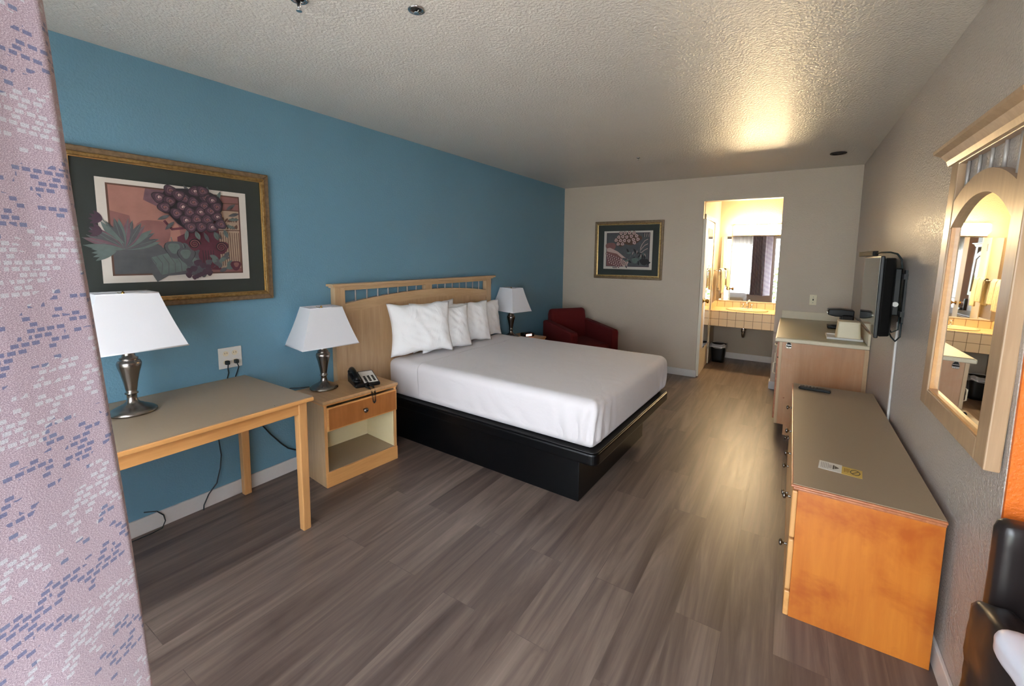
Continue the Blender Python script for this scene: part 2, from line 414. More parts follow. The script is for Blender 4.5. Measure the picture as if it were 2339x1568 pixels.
# ------------------------------------------------------------------ vanity alcove
van = thing('vanity_counter', 'cream tiled vanity counter with oval basin under the wide mirror', 'vanity', (0, 0, 0))
MB().box(DX0+.001, XB1-.001, 6.335, 6.352, .545, .762, .003).build('tile_apron', M['tile'], van)
ct = MB().box(DX0+.001, XB1-.001, 6.352, YB-.001, .725, .765).build('counter_top', M['tile_plain'], van)
MB().box(DX0+.001, XB1-.001, YB-.014, YB-.001, .765, .853, .003).build('backsplash', M['tile'], van)
MB().box(DX0+.001, DX0+.012, 6.345, YB-.014, .765, .853, .003).build('side_splash', M['tile_plain'], van)
# oval basin: raised rim and bowl
def basin(u, v):
    a = 2*pi*u
    prof = [(1.12, .004), (1.10, .012), (1.04, .016), (.98, .010), (.9, -.002), (.7, -.006), (.4, -.009), (.05, -.011)]
    k = v*(len(prof)-1); i = min(int(k), len(prof)-2); fr = k-i
    r = prof[i][0]*(1-fr)+prof[i+1][0]*fr; z = prof[i][1]*(1-fr)+prof[i+1][1]*fr
    return (2.31+.235*r*cos(a), 6.60+.165*r*sin(a), .7665+z+.012*(1-min(1, r)))
grid_mesh(48, 15, basin).build('basin', M['porcelain'], van, fix=False)
fc = thing('faucet', 'chrome faucet behind the oval basin, below the vanity mirror', 'faucet', (2.30, 6.78, .766))
MB().box(-.075, .075, -.025, .025, 0, .016, .007, 3).build('base_plate', M['chrome'], fc)
MB().tube([(0, 0, .01), (0, 0, .07), (0, -.02, .095), (0, -.07, .10), (0, -.11, .088), (0, -.115, .075)], [.016, .014, .014, .012, .011, .010], 12).build('spout', M['chrome'], fc)
for sx_ in (-1, 1):
    MB().lathe([(.013, 0), (.012, .03), (.018, .034), (.019, .05), (.01, .058)], (sx_*.055, 0, .014), 16).build('handle', M['chrome'], fc)
tp_ = thing('drain_trap', 'chrome drain trap hanging under the tiled vanity counter', 'pipe', (2.285, 6.6, .475))
MB().tube([(0, 0, .25), (0, 0, -.02), (0, .005, -.06), (0, .03, -.09), (0, .06, -.09), (0, .085, -.06), (0, .09, 0), (0, .10, .03), (0, .13, .04), (0, .268, .04)], .024, 14).build('trap_pipe', M['chrome'], tp_)
MB().lathe([(.031, -.02), (.031, .02)], (0, 0, .0), 18).build('slip_nut', M['chrome'], tp_)
MB().lathe([(.031, -.015), (.031, .015)], (0, .09, .0), 18).build('slip_nut', M['chrome'], tp_)
vm = thing('vanity_mirror', 'wide rectangular wall mirror above the tiled vanity backsplash', 'mirror', (0, 0, 0))
MB().box(1.905, 2.82, YB-.008, YB-.001, .868, 1.80).build('glass', M['mirror'], vm)
MB().box(1.903, 2.822, YB-.016, YB-.001, .853, .868, .003).build('bottom_channel', M['door_white'], vm)
vl = thing('vanity_light', 'glowing horizontal vanity light bar above the vanity mirror', 'light', (0, 0, 0))
MB().box(2.05, 2.67, YB-.045, YB-.001, 1.812, 1.958, .004).build('backplate', M['door_white'], vl)
MB().box(2.055, 2.665, YB-.12, YB-.045, 1.832, 1.952, .022, 4).build('diffuser', M['tube_light'], vl)
# towels on a ring bar
tr_ = thing('towel_rack', 'small chrome towel bar on the alcove wall beside the vanity mirror', 'towel bar')
for y_ in (6.47, 6.76): MB().tube([(DX0, y_, 1.31), (DX0+.09, y_, 1.31)], .008).build('bracket', M['chrome'], tr_)
MB().tube([(DX0+.088, 6.44, 1.31), (DX0+.088, 6.79, 1.31)], .007).build('bar', M['chrome'], tr_)
def towel(y0, y1, zb, zf, ph):
    def fn(u, v):
        y = y0+(y1-y0)*u*(1-.08*sin(pi*v)); L = (1.325-zb)+(1.325-zf)
        s_ = v*L; la = 1.325-zb
        if s_ < la-.02: x, z = .060, zb+s_
        elif s_ > la+.02: x, z = .115, 1.325-(s_-la)
        else:
            k = (s_-la+.02)/.04; x, z = .060+.055*k, 1.325-.0+.012*sin(pi*k)
        x += .010*sin(u*14+ph)*min(1, abs(1.325-z)*6)
        return (DX0+x, y, z)
    m = grid_mesh(26, 40, fn).build('hand_towel', M['towel'], smooth=True, fix=False)
    so = m.modifiers.new('thick', 'SOLIDIFY'); so.thickness = .008; so.offset = 0
    return m
tag(towel(6.46, 6.60, 1.06, .99, 0), 'cream hand towel hanging on the towel bar, the one nearer the room', 'towel', 'towels on the alcove bar')
tag(towel(6.62, 6.77, 1.02, 1.05, 2), 'cream hand towel hanging on the towel bar, next to the vanity mirror', 'towel', 'towels on the alcove bar')
wb = thing('waste_bin', 'black waste bin with clear liner under the vanity counter', 'bin', (1.985, 6.56, 0))
def bin_fn(out):
    def fn(u, v):
        a = 2*pi*u; k = .085+.022*v - (0 if out else .004)
        e = 4.0
        x = math.copysign(abs(cos(a))**(2/e), cos(a))*k*.95; y = math.copysign(abs(sin(a))**(2/e), sin(a))*k*.8
        return (x, y, .26*v)
    return fn
m = grid_mesh(40, 8, bin_fn(True)); m.box(-.07, .07, -.055, .055, 0, .006)
o = m.build('bin_body', M['blackp'], wb, fix=False); so = o.modifiers.new('t', 'SOLIDIFY'); so.thickness = .003
def liner(u, v):
    a = 2*pi*u; k = .112+.004*sin(a*9+v*3)+.012*v; e = 3.6
    x = math.copysign(abs(cos(a))**(2/e), cos(a))*k*.95; y = math.copysign(abs(sin(a))**(2/e), sin(a))*k*.8
    return (x, y, .268-.055*v+.008*sin(a*5))
grid_mesh(60, 6, liner).build('bin_liner', M['liner'], wb, fix=False)
MB().sphere((.045, -.1, .222), .012, 10).tube([(-.10, -.095, .225), (-.03, -.1, .232), (.045, -.1, .222), (.1, -.085, .24)], .004, 6).build('liner_knot', M['bag'], wb)

# ------------------------------------------------------------------ pictures
PAL = [M['matcream']] + [plain('print_'+n, c, .7, var=v, nscale=s) for n, c, v, s in (
    ('dusty_rose', (132, 90, 86), .3, 12), ('plum', (74, 54, 66), .35, 30), ('mauve', (112, 84, 92), .3, 40),
    ('slate', (82, 84, 86), .3, 18), ('sage', (96, 108, 104), .25, 30), ('dark', (44, 40, 44), .2, 20),
    ('wine', (92, 46, 58), .35, 14), ('sand', (166, 142, 122), .2, 40), ('pinkcream', (196, 166, 158), .15, 40),
    ('brown', (92, 64, 52), .2, 20), ('peach', (158, 112, 100), .25, 14))]
P = dict(cream=0, rose=1, plum=2, mauve=3, slate=4, sage=5, dark=6, wine=7, sand=8, pink=9, brown=10, peach=11)
class Art:
    """flat print drawn as thin layered shapes; u right, v up, in metres, on its own plane"""
    def __init__(s): s.m = MB(); s.d = 0
    def poly(s, pts, c):
        s.d += .00004; s.m.mi = P[c]
        s.m._f([s.m.bm.verts.new((u, -s.d, v)) for u, v in pts]); return s
    def blob(s, u, v, r, c, k=1.0, w=.12, n=20, ph=0):
        return s.poly([(u+r*(1+w*sin(3*t_+ph))*cos(t_), v+r*k*(1+w*sin(3*t_+ph))*sin(t_)) for t_ in [2*pi*i/n for i in range(n)]], c)
    def stroke(s, pts, w, c):
        s.d += .00004; s.m.mi = P[c]
        for a, b in zip(pts, pts[1:]):
            a, b = Vector((a[0], a[1])), Vector((b[0], b[1])); d = (b-a)
            if d.length < 1e-6: continue
            n = Vector((-d.y, d.x)).normalized()*w/2; d = d.normalized()*w*.3
            s.m._f([s.m.bm.verts.new((q.x, -s.d, q.y)) for q in (a-d+n, a-d-n, b+d-n, b+d+n)])
        return s
    def leaf(s, u, v, L, ang, c, w=.28, vein=None):
        n = 8; pts = []
        for i in range(n+1):
            t_ = i/n; pts.append((t_*L, w*L*sin(pi*t_)**.8*.5))
        for i in range(n-1, 0, -1):
            t_ = i/n; pts.append((t_*L, -w*L*sin(pi*t_)**.8*.5))
        R = [(u+x*cos(ang)-y*sin(ang), v+x*sin(ang)+y*cos(ang)) for x, y in pts]; s.poly(R, c)
        if vein: s.stroke([(u, v), (u+L*cos(ang), v+L*sin(ang))], .0022, vein)
        return s
    def spiral(s, u, v, r, c, turns=2.2, w=.004):
        return s.stroke([(u+r*(1-t_)*cos(turns*2*pi*t_), v+r*(1-t_)*sin(turns*2*pi*t_)) for t_ in [i/36 for i in range(34)]], w, c)
def rose(a, u, v, r, base, mid, hi, ph):
    a.blob(u, v, r*1.12, 'dark', ph=ph); a.blob(u, v, r, base, ph=ph)
    a.blob(u+r*.1, v+r*.05, r*.66, mid, ph=ph+1); a.blob(u+r*.12, v+r*.02, r*.28, hi, ph=ph+2); a.spiral(u+.1*r, v, r*.6, 'dark', 1.3, r*.09)
def art_big():
    a = Art(); w, h = .585, .447     # art area, origin at lower left
    a.poly([(0, 0), (w, 0), (w, h), (0, h)], 'brown')
    a.poly([(.008, .008), (w-.006, .008), (w-.006, h-.008), (.008, h-.008)], 'rose')
    a.poly([(.008, h-.13), (.12, h-.16), (.15, h-.008), (.008, h-.008)], 'peach')
    a.poly([(.15, h-.01), (.30, h-.01), (.27, h-.09), (.18, h-.12), (.14, h-.06)], 'mauve')
    a.poly([(.08, .3), (.14, .38), (.22, .34), (.28, .26), (.3, .1), (.2, .06), (.1, .14)], 'peach')
    a.blob(.17, .2, .07, 'rose', 1.3); a.stroke([(.22, .28), (.25, .24), (.31, .25), (.34, .29)], .012, 'wine')
    a.poly([(.008, .008), (.25, .008), (.2, .15), (.13, .2), (.008, .16)], 'slate')
    a.poly([(.27, .03), (.47, .02), (.48, .24), (.36, .25), (.27, .2)], 'wine')
    # column
    a.poly([(.47, .03), (w-.008, .03), (w-.008, .36), (.47, .36)], 'sand')
    for i in range(9): a.stroke([(.482+i*.0115, .045), (.478+i*.0118, .235)], .0035, 'brown')
    for i in range(16):
        a.leaf(.478+(i % 8)*.012, .255+(i//8)*.04, .03, 1.2+.5*sin(i), 'brown', .4)
    a.stroke([(.46, .245), (.578, .25)], .005, 'brown'); a.stroke([(.46, .36), (.578, .365)], .005, 'brown'); a.stroke([(.46, .40), (.578, .405)], .005, 'brown')
    # spiky plant at left, spilling over the edge
    for k in range(26):
        an = .15+k*.115; L = .09+.07*abs(sin(k*2.1))
        a.leaf(.05, .13, L, an, ('slate', 'sage', 'slate', 'mauve')[k % 4], .2, 'sage')
    for (u, v) in ((-.02, .27), (-.025, .21)):
        for k in range(4): a.leaf(u, v, .05, 2.2+.45*k, 'plum', .35)
        a.stroke([(u, v), (.05, .16)], .004, 'sage')
    for k in range(5): a.leaf(.02, .12, .09, 2.8+.22*k, 'sage', .22)
    # drape
    a.poly([(.10, .10), (.2, .14), (.3, .17), (.42, .10), (.44, .04), (.36, -.012), (.3, .0), (.22, -.005), (.17, -.036), (.14, .03)], 'slate')
    a.poly([(.15, .09), (.27, .13), (.36, .08), (.3, .02), (.19, .0)], 'sage')
    for k in range(7): a.stroke([(.14+.03*k, .11-.004*k), (.17+.027*k, .06), (.16+.03*k, .0)], .003, 'slate')
    for u, v, r in ((.255, .135, .042), (.305, .105, .038)):
        a.blob(u, v, r*1.08, 'dark'); a.blob(u, v, r, 'slate', 1.1); a.blob(u-.004, v+.006, r*.6, 'sage', 1.1); a.stroke([(u-.01, v+r), (u-.014, v+r+.02)], .004, 'sage')
    # urn
    a.blob(.41, .09, .048, 'wine', 1.2); a.stroke([(.37, .17), (.45, .17)], .016, 'wine')
    for k in range(5): a.stroke([(.385+.012*k, .05), (.382+.013*k, .13)], .003, 'dark')
    for u, v, r in ((.345, .165, .034), (.475, .15, .036)):
        a.blob(u, v, r, 'wine'); a.spiral(u, v, r*.85, 'dark', 2.3, .005); a.spiral(u, v, r*.7, 'rose', 2.3, .003)
    for k in range(18): a.blob(.36+.05*sin(k*2.4), .03+.035*cos(k*1.7), .016, 'slate' if k % 2 else 'plum')
    for k in range(7): a.blob(.335+.012*k, -.018+.006*k, .012, 'plum')
    for k in range(12): a.leaf(.47+.03*sin(k*1.9), .06+.03*cos(k*2.3), .045, k*.9, ('slate', 'sage')[k % 2], .5)
    a.blob(.545, .045, .028, 'wine'); a.blob(.548, .05, .014, 'rose')
    for k in range(14):
        an = k*2.4; a.leaf(.38+.14*cos(an), .33+.10*sin(an), .06, an+.3, 'sage' if k % 2 else 'slate', .3, 'slate')
    pts = [(.2, .40), (.25, .44), (.31, .405), (.36, .45), (.41, .42), (.245, .385), (.3, .36), (.35, .39), (.4, .375), (.44, .41),
           (.27, .325), (.33, .335), (.38, .34), (.43, .35), (.46, .375), (.31, .29), (.36, .30), (.41, .30), (.46, .32), (.33, .255), (.38, .26), (.43, .26), (.475, .28), (.22, .35), (.285, .42), (.395, .455)]
    a.blob(.35, .36, .14, 'dark', .8)
    for i, (u, v) in enumerate(pts): rose(a, u, v, .026, 'plum', 'mauve', 'rose' if i % 3 else 'pink', i*1.3)
    for u, v in ((.35, .235), (.44, .235), (.49, .25)): a.leaf(u, v, .05, -1.2, 'sage', .45, 'slate')
    return a
def art_small():
    a = Art(); w, h = .585, .447
    a.poly([(0, 0), (w, 0), (w, h), (0, h)], 'plum')
    a.poly([(.008, .008), (w-.008, .008), (w-.008, h-.008), (.008, h-.008)], 'slate')
    a.blob(.06, .26, .07, 'rose', .9); a.poly([(.008, .008), (.3, .008), (.29, .1), (.16, .2), (.05, .25), (.008, .24)], 'pink')
    a.poly([(.008, .008), (.26, .008), (.25, .09), (.15, .17), (.008, .2)], 'rose')
    for r in range(5):
        for k in range(7-r//2):
            u, v = .0+.033*k+.01*r, .17-.03*r+.0*k-.012*k+.02
            a.leaf(u, v, .045, -1.3, 'wine', .6); a.leaf(u+.004, v-.006, .03, -1.3, 'pink', .5)
    a.blob(.26, .06, .055, 'pink'); a.spiral(.26, .06, .05, 'brown', 2.2, .006); a.spiral(.26, .06, .062, 'plum', 1, .004)
    for k in range(3): a.leaf(.1+.02*k, -.0, .03, -1.2, 'plum', .4)
    a.leaf(.27, .02, .05, -1.0, 'plum', .3); a.leaf(.29, .035, .05, -2.0, 'sage', .2)
    for k in range(22):
        a.leaf(.4+.12*sin(k*1.3), .12+.06*cos(k*2.1), .07, k*.7, ('dark', 'slate', 'sage', 'dark')[k % 4], .35)
    a.blob(.52, .07, .06, 'dark', .7); a.poly([(.56, .09), (w+.022, .06), (.56, .02)], 'dark')
    for k in range(8): a.leaf(.33+.03*k, .12+.012*((k*3) % 5), .05, 1.1+.12*k, 'pink' if k % 2 else 'sage', .16)
    a.blob(.4, .085, .045, 'sage', .8)
    for k in range(3): a.stroke([(.56-.0*k, .36-.06*k), (.52, .34-.06*k), (.485, .29-.05*k), (.465, .235-.02*k)], .007, 'pink')
    for k in range(6): a.stroke([(.50+.014*k, .39), (.503+.014*k, h-.01)], .005, 'pink' if k % 2 else 'dark')
    a.blob(.33, .36, .15, 'brown', .45); a.blob(.2, .33, .06, 'brown')
    pts = [(.2, .44), (.255, .44), (.315, .445), (.375, .44), (.17, .39), (.225, .395), (.28, .39), (.34, .40), (.41, .405), (.135, .35), (.195, .345), (.25, .345), (.31, .34), (.37, .355), (.43, .36), (.165, .30), (.225, .30), (.385, .315)]
    for i, (u, v) in enumerate(pts): a.blob(u, v, .027, 'brown', ph=i); a.blob(u, v, .022, 'pink', ph=i); a.blob(u, v, .007, 'wine')
    return a
def picture(label, loc, rz, art):
    """local x right, z up, faces -y; outer 0.93 x 0.77"""
    w, h = .925, .765
    r = thing('framed_picture', label, 'picture', loc, rz, 'gold framed fruit and flower prints')
    def ring(x, z, d0, d1, wd, mat, nm, bev=.004):
        m = MB(); x0, x1, z0, z1 = -w/2+x, w/2-x, z, h-z
        for poly in ([(x0, z0), (x1, z0), (x1-wd, z0+wd), (x0+wd, z0+wd)], [(x1, z0), (x1, z1), (x1-wd, z1-wd), (x1-wd, z0+wd)],
                     [(x1, z1), (x0, z1), (x0+wd, z1-wd), (x1-wd, z1-wd)], [(x0, z1), (x0, z0), (x0+wd, z0+wd), (x0+wd, z1-wd)]):
            m.prism(poly, 'y', -d1, -d0)
        return m.build(nm, mat, r, bevel=bev)
    ring(0, 0, .0, .022, .030, M['goldbrown'], 'outer_frame', .005)
    ring(.028, .028, .0, .030, .020, M['gold'], 'inner_frame', .006)
    ring(.047, .047, .0, .020, .006, M['bright_gold'], 'fillet', .001)
    box('green_mat', (-w/2+.05, w/2-.05, -.010, -.004, .05, h-.05), M['matgreen'], r)
    box('cream_mat', (-.328, .328, -.013, -.010, .13, h-.13), M['matcream'], r)
    o = art.m.build('print', PAL, r, fix=False); o.location = (-.585/2, -.0132, .165)
    return r
picture('large gold framed flower and urn print above the desk on the blue wall', (.002, .915, 1.198), pi/2, art_big())
picture('gold framed print of pale roses on the grey back wall above the red armchair', (.948, D-.002, 1.192), 0, art_small())

# ------------------------------------------------------------------ desk
dk = thing('desk', 'plain maple desk with laminate top against the blue wall', 'desk', (0, 0, 0))
HT, XT, YT = .735, .722, 1.193
MB().box(.004, XT-.006, -.02, YT-.004, HT-.006, HT).build('laminate_surface', M['laminate'], dk)
MB().box(.003, XT, -.024, YT, HT-.024, HT-.004, .004, 3).build('tabletop', M['honey'], dk)
MB().box(XT-.045, XT-.027, .03, YT-.06, HT-.085, HT-.024, .002).build('front_apron', M['honey'], dk)
MB().box(.04, XT-.045, YT-.052, YT-.034, HT-.085, HT-.024, .002).build('side_apron', M['maple_x'], dk)
MB().box(.04, XT-.045, .03, .048, HT-.085, HT-.024, .002).build('side_apron', M['maple_x'], dk)
for (lx, ly) in ((XT-.048, YT-.048), (.045, YT-.048), (XT-.048, .045), (.045, .045)):
    m = MB().box(lx-.024, lx+.024, ly-.024, ly+.024, 0, HT-.024, .006, 2)
    for v in m.bm.verts:
        if v.co.z < .1: v.co.x = lx+(v.co.x-lx)*.86; v.co.y = ly+(v.co.y-ly)*.86
    m.build('leg', M['honey_z'], dk)
MB().lathe([(.002, 0), (.002, .001)], (XT-.02, 1.0, HT), 8).build('screw_hole', M['slot'], dk)

# ------------------------------------------------------------------ nightstands
def nightstand(label, loc, rz, w, grp='maple nightstands'):
    """local: front faces +x, depth .40, width w along y; origin at front near (-y) floor corner"""
    r = thing('nightstand', label, 'nightstand', loc, rz, grp)
    d, h = .352, .568
    MB().box(-d-.004, .012, -.012, w+.012, h-.022, h, .005, 3).build('top', M['maple_x'], r)
    MB().box(-d-.0, .004, -.005, w+.005, h-.034, h-.022, .003).build('top_moulding', M['honey'], r)
    MB().box(-d, -.004, 0, .018, 0, h-.034, .001).build('side_panel', M['maple'], r)
    MB().box(-d, -.004, w-.018, w, 0, h-.034, .001).build('side_panel', M['maple'], r)
    MB().box(-d, -d+.008, .018, w-.018, .07, h-.034).build('back_panel', M['cream_inside'], r)
    MB().box(-d+.009, -.012, .0185, .021, .10, h-.2).build('inner_lining', M['cream_inside'], r)
    MB().box(-d+.009, -.012, w-.021, w-.0185, .10, h-.2).build('inner_lining', M['cream_inside'], r)
    MB().box(-d+.008, -.006, .018, w-.018, .085, .100).build('shelf', M['laminate'], r)
    MB().box(-d+.008, -.006, .018, w-.018, h-.205, h-.195).build('drawer_rail', M['cream_inside'], r)
    MB().box(-.006, .010, -.001, w+.001, 0, .098, .004).build('plinth', M['honey'], r)
    MB().box(-.005, .0, 0, .018, .098, h-.034).build('face_edge', M['honey_z'], r)
    MB().box(-.005, .0, w-.018, w, .098, h-.034).build('face_edge', M['honey_z'], r)
    dw = MB().box(.0, .016, .012, w-.004, h-.198, h-.046, .005, 3).build('drawer', M['honey'], r)
    MB().box(.0155, .0175, .022, w-.014, h-.190, h-.054, .001).build('drawer_panel', M['drawer'], dw)
    MB().lathe([(.007, 0), (.006, .012), (.014, .018), (.016, .026), (.010, .031), (.002, .032)], (.0175, w/2, h-.122), 20, 'x').build('knob', M['nickel'], dw)
    return r
NS1 = (.4034, 1.4471, 0); RN = -.0947
nightstand('maple nightstand with open shelf between the desk and the bed', NS1, RN, .530)
nightstand('maple nightstand on the far side of the bed, beside the red armchair', (.447, 3.735, 0), -.02, .43)

# ------------------------------------------------------------------ lamps
def lamp(label, loc, rz, h0=0.0):
    r = thing('table_lamp', label, 'lamp', loc, rz, 'brushed nickel table lamps with white shades')
    prof = [(.0, 0), (.086, 0), (.090, .004), (.089, .010), (.078, .020), (.060, .030), (.046, .036), (.042, .040), (.030, .046), (.022, .056), (.0185, .072), (.018, .088),
            (.0245, .091), (.0245, .096), (.019, .099), (.021, .112), (.027, .150), (.035, .190), (.043, .220), (.045, .234), (.041, .246), (.031, .252), (.034, .256), (.034, .260), (.026, .264),
            (.022, .278), (.026, .292), (.030, .298), (.024, .302), (.012, .306), (.012, .330), (0, .331)]
    MB().lathe(prof, seg=40, caps=False).build('lamp_base', M['nickel'], r)
    zb, zt, a, b, k = .305, .562, .139, .187, .56
    m = MB()
    for (s0, s1) in (((1, -1), (1, 1)), ((1, 1), (-1, 1)), ((-1, 1), (-1, -1)), ((-1, -1), (1, -1))):
        n = 8
        for i in range(n):
            q = []
            for (t0) in (i/n, (i+1)/n):
                sc = 1+(k-1)*t0 - .018*sin(pi*t0)
                q.append([(a*s[0]*sc, b*s[1]*sc, zb+(zt-zb)*t0) for s in (s0, s1)])
            m.quad(q[0][0], q[0][1], q[1][1], q[1][0])
    bmesh.ops.remove_doubles(m.bm, verts=m.bm.verts, dist=.0005)
    sh = m.build('lamp_shade', M['shade'], r); so = sh.modifiers.new('t', 'SOLIDIFY'); so.thickness = .0025; so.offset = 0
    def rect(x, y, z, rad): return MB().tube([(x, -y, z), (x, y, z), (-x, y, z), (-x, -y, z)], rad, 6, closed=True)
    rect(a, b, zb+.002, .0032).build('shade_rim', M['shade'], sh)
    rect(a*k, b*k, zt-.002, .0030).build('shade_rim', M['shade'], sh)
    hp = MB().tube([(0, 0, zt-.012), (a*k, 0, zt-.006)], .0016, 6).tube([(0, 0, zt-.012), (-a*k, 0, zt-.006)], .0016, 6)
    hp.tube([(0, 0, .31), (0, .04, .36), (0, .055, .42), (0, .045, .50), (0, 0, .545)], .0016, 6).tube([(0, 0, .31), (0, -.04, .36), (0, -.055, .42), (0, -.045, .50), (0, 0, .545)], .0016, 6)
    hp.build('harp', M['brass'], r)
    MB().lathe([(.004, .545), (.007, .552), (.006, .562), (.002, .568)], seg=12).build('finial', M['brass'], r)
    MB().sphere((0, 0, .385), .03, 14, (1, 1, 1.2)).lathe([(.013, .33), (.014, .36)], seg=12).build('bulb', M['white_plastic'], r)
    return r
lamp('table lamp with white shade on the desk beside the curtain', (.25, .592, HT+.0005), -.02)
lamp('table lamp with white shade on the nightstand next to the telephone', (.158, 1.612, .5685), -.148)
lamp('table lamp with white shade on the far nightstand beyond the pillows', (.175, 3.88, .5685), -.268+pi/2)

# ------------------------------------------------------------------ telephone
ph = thing('telephone', 'black desk telephone with white keypad plate on the near nightstand', 'telephone', (.285, 1.835, .5695), radians(-22))
m = MB().prism([(-.105, 0), (.105, 0), (.105, .022), (-.075, .066), (-.105, .062)], 'y', -.085, .085)
m.build('body', M['blackp'], ph, bevel=.008)
ang = math.atan2(-.044, .18)
R4 = Matrix.Translation((.012, .022, .0462)) @ Matrix.Rotation(-ang, 4, 'Y')
MB().box(-.080, .082, -.044, .052, -.001, .0015, .0006, M4=R4).build('faceplate', M['white_plastic'], ph)
for i in range(4):
    for j in range(3):
        MB().box(-.007, .007, -.008, .008, 0, .004, .0015, M4=R4 @ Matrix.Translation((.0+i*.021-.0, -.024+j*.028, .0015))).build('key', M['blackp'], ph)
hs = MB().tube([(-.085, 0, 0), (-.07, 0, .008), (-.04, 0, .018), (0, 0, .021), (.04, 0, .016), (.07, 0, .002), (.085, 0, -.008)], [.018, .02, .017, .015, .016, .021, .019], 14)
hs.mi = 0; hs.lathe([(.025, -.022), (.027, -.002), (.02, .004)], (-.07, 0, .0), 18).lathe([(.025, -.024), (.027, -.008), (.02, -.002)], (.068, 0, .0), 18)
o = hs.build('handset', M['blackp'], ph); o.location = (.0, -.064, .070); o.rotation_euler = (0, -ang-.03, 0)
def coil(pts, r, turns):
    out = []; n = turns*9; L = len(pts)-1
    for i in range(n+1):
        t_ = i/n*L; k = min(int(t_), L-1); f_ = t_-k
        p0 = Vector(pts[max(k-1, 0)]); p1 = Vector(pts[k]); p2 = Vector(pts[k+1]); p3 = Vector(pts[min(k+2, L)])
        c = .5*((2*p1)+(-p0+p2)*f_+(2*p0-5*p1+4*p2-p3)*f_*f_+(-p0+3*p1-3*p2+p3)*f_**3)
        d = (p2-p1).normalized(); s1 = d.cross(Vector((.3, .2, 1))).normalized(); s2 = d.cross(s1)
        a_ = i/9*2*pi; out.append(c+s1*r*cos(a_)+s2*r*sin(a_))
    return out
iv = (Matrix.Translation((.285, 1.835, .5695)) @ Matrix.Rotation(radians(-22), 4, 'Z')).inverted()
cp = [iv @ Vector(p) for p in ((.375, 1.80, .60), (.385, 1.775, .588), (.40, 1.765, .580), (.428, 1.768, .575), (.446, 1.775, .545), (.448, 1.778, .505), (.450, 1.783, .478), (.452, 1.794, .478),
                               (.450, 1.797, .505), (.448, 1.798, .545), (.430, 1.800, .577), (.405, 1.802, .582), (.38, 1.81, .585))]
MB().tube(coil(cp, .0055, 60), .0022, 5).build('coiled_cord', M['blackp'], ph)
ck = thing('alarm_clock', 'small black clock with glowing display on the far nightstand', 'clock', (.30, 4.03, .5695), radians(-25))
MB().box(-.045, .045, -.07, .07, 0, .045, .012, 3).build('case', M['blackp'], ck)
MB().box(.0445, .0465, -.045, .03, .012, .034).build('display', M['clock_led'], ck)

# ------------------------------------------------------------------ bed
RB = -.0335; BED = (.062, 2.246, 0)
bd = thing('bed_base', 'glossy black platform bed base under the white mattress', 'bed', BED, RB)
MB().box(.03, 1.745, .0, 1.178, 0, .262, .004).build('pedestal', M['black'], bd)
def rrect(x0, x1, y0, y1, r, n=7):
    pts = []
    for cx, cy, a0 in ((x1-r, y0+r, -pi/2), (x1-r, y1-r, 0), (x0+r, y1-r, pi/2), (x0+r, y0+r, pi)):
        for i in range(n+1):
            a = a0+pi/2*i/n; pts.append((cx+r*cos(a), cy+r*sin(a)))
    return pts
MB().prism(rrect(0.02, 1.868, -.03, 1.465, .05), 'z', .262, .335).build('platform_rail', M['black'], bd, bevel=.012)
MB().prism(rrect(0.02, 1.862, -.024, 1.459, .045), 'z', .335, .343).build('rail_edge', M['blackp'], bd, bevel=.003)

def soft_box(x0, x1, y0, y1, z0, z1, r, nx, ny, nz, disp, skip_bottom=True):
    """dense rounded box whose surface is displaced by disp(p, n)"""
    m = MB(); c = Vector(((x0+x1)/2, (y0+y1)/2, (z0+z1)/2)); hs_ = Vector(((x1-x0)/2, (y1-y0)/2, (z1-z0)/2))
    def pt(u, v, w):
        p = Vector((u*hs_.x, v*hs_.y, w*hs_.z)); inner = Vector([max(-h+r, min(h-r, q)) for h, q in zip(hs_, p)])
        d = p-inner; n = d.normalized() if d.length > 1e-9 else Vector((0, 0, 1))
        if d.length > 1e-9: p = inner+n*r
        return c+p+n*disp(c+p, n)
    V = {}
    def g(i, j, k):
        key = (i, j, k)
        if key not in V:
            V[key] = m.bm.verts.new(pt(2*i/nx-1, 2*j/ny-1, 2*k/nz-1))
        return V[key]
    def q(*ks):
        f = m.bm.faces.new([g(*k) for k in ks]); f.smooth = True
    for i in range(nx):
        for j in range(ny):
            q((i, j, nz), (i+1, j, nz), (i+1, j+1, nz), (i, j+1, nz)); q((i, j, 0), (i, j+1, 0), (i+1, j+1, 0), (i+1, j, 0))
    for i in range(nx):
        for k in range(nz):
            q((i, 0, k), (i+1, 0, k), (i+1, 0, k+1), (i, 0, k+1)); q((i, ny, k), (i, ny, k+1), (i+1, ny, k+1), (i+1, ny, k))
    for j in range(ny):
        for k in range(nz):
            q((0, j, k), (0, j, k+1), (0, j+1, k+1), (0, j+1, k)); q((nx, j, k), (nx, j+1, k), (nx, j+1, k+1), (nx, j, k+1))
    return m
from mathutils import noise as mn
def mdisp(p, n):
    d = .002*mn.noise(p*5)
    # gathers at the corners and lower sides
    corner = max(0, 1-abs(p.x-1.83)/.35)*max(0, 1-min(abs(p.y-0), abs(p.y-1.46))/.35)
    low = max(0, min(1, (.6-p.z)/.2))
    tt = p.x*30+p.y*26
    d += corner*(1-abs(n.z))*(.012*sin(tt*2.2+3*mn.noise(p*6))*(.4+low))
    d += (1-abs(n.z))*low*.003*sin(p.x*34+4*mn.noise(p*3)+p.z*20)*(1 if abs(n.y) > .5 else .8)
    d += (1-abs(n.z))*low*low*-.012
    return d
BT = .645
mt = soft_box(.0, 1.845, -.012, 1.455, .346, BT-.004, .055, 40, 34, 10, lambda p, n: mdisp(p, n)*.4).build('mattress', M['sheet'])
mt.location = BED; mt.rotation_euler = (0, 0, RB)
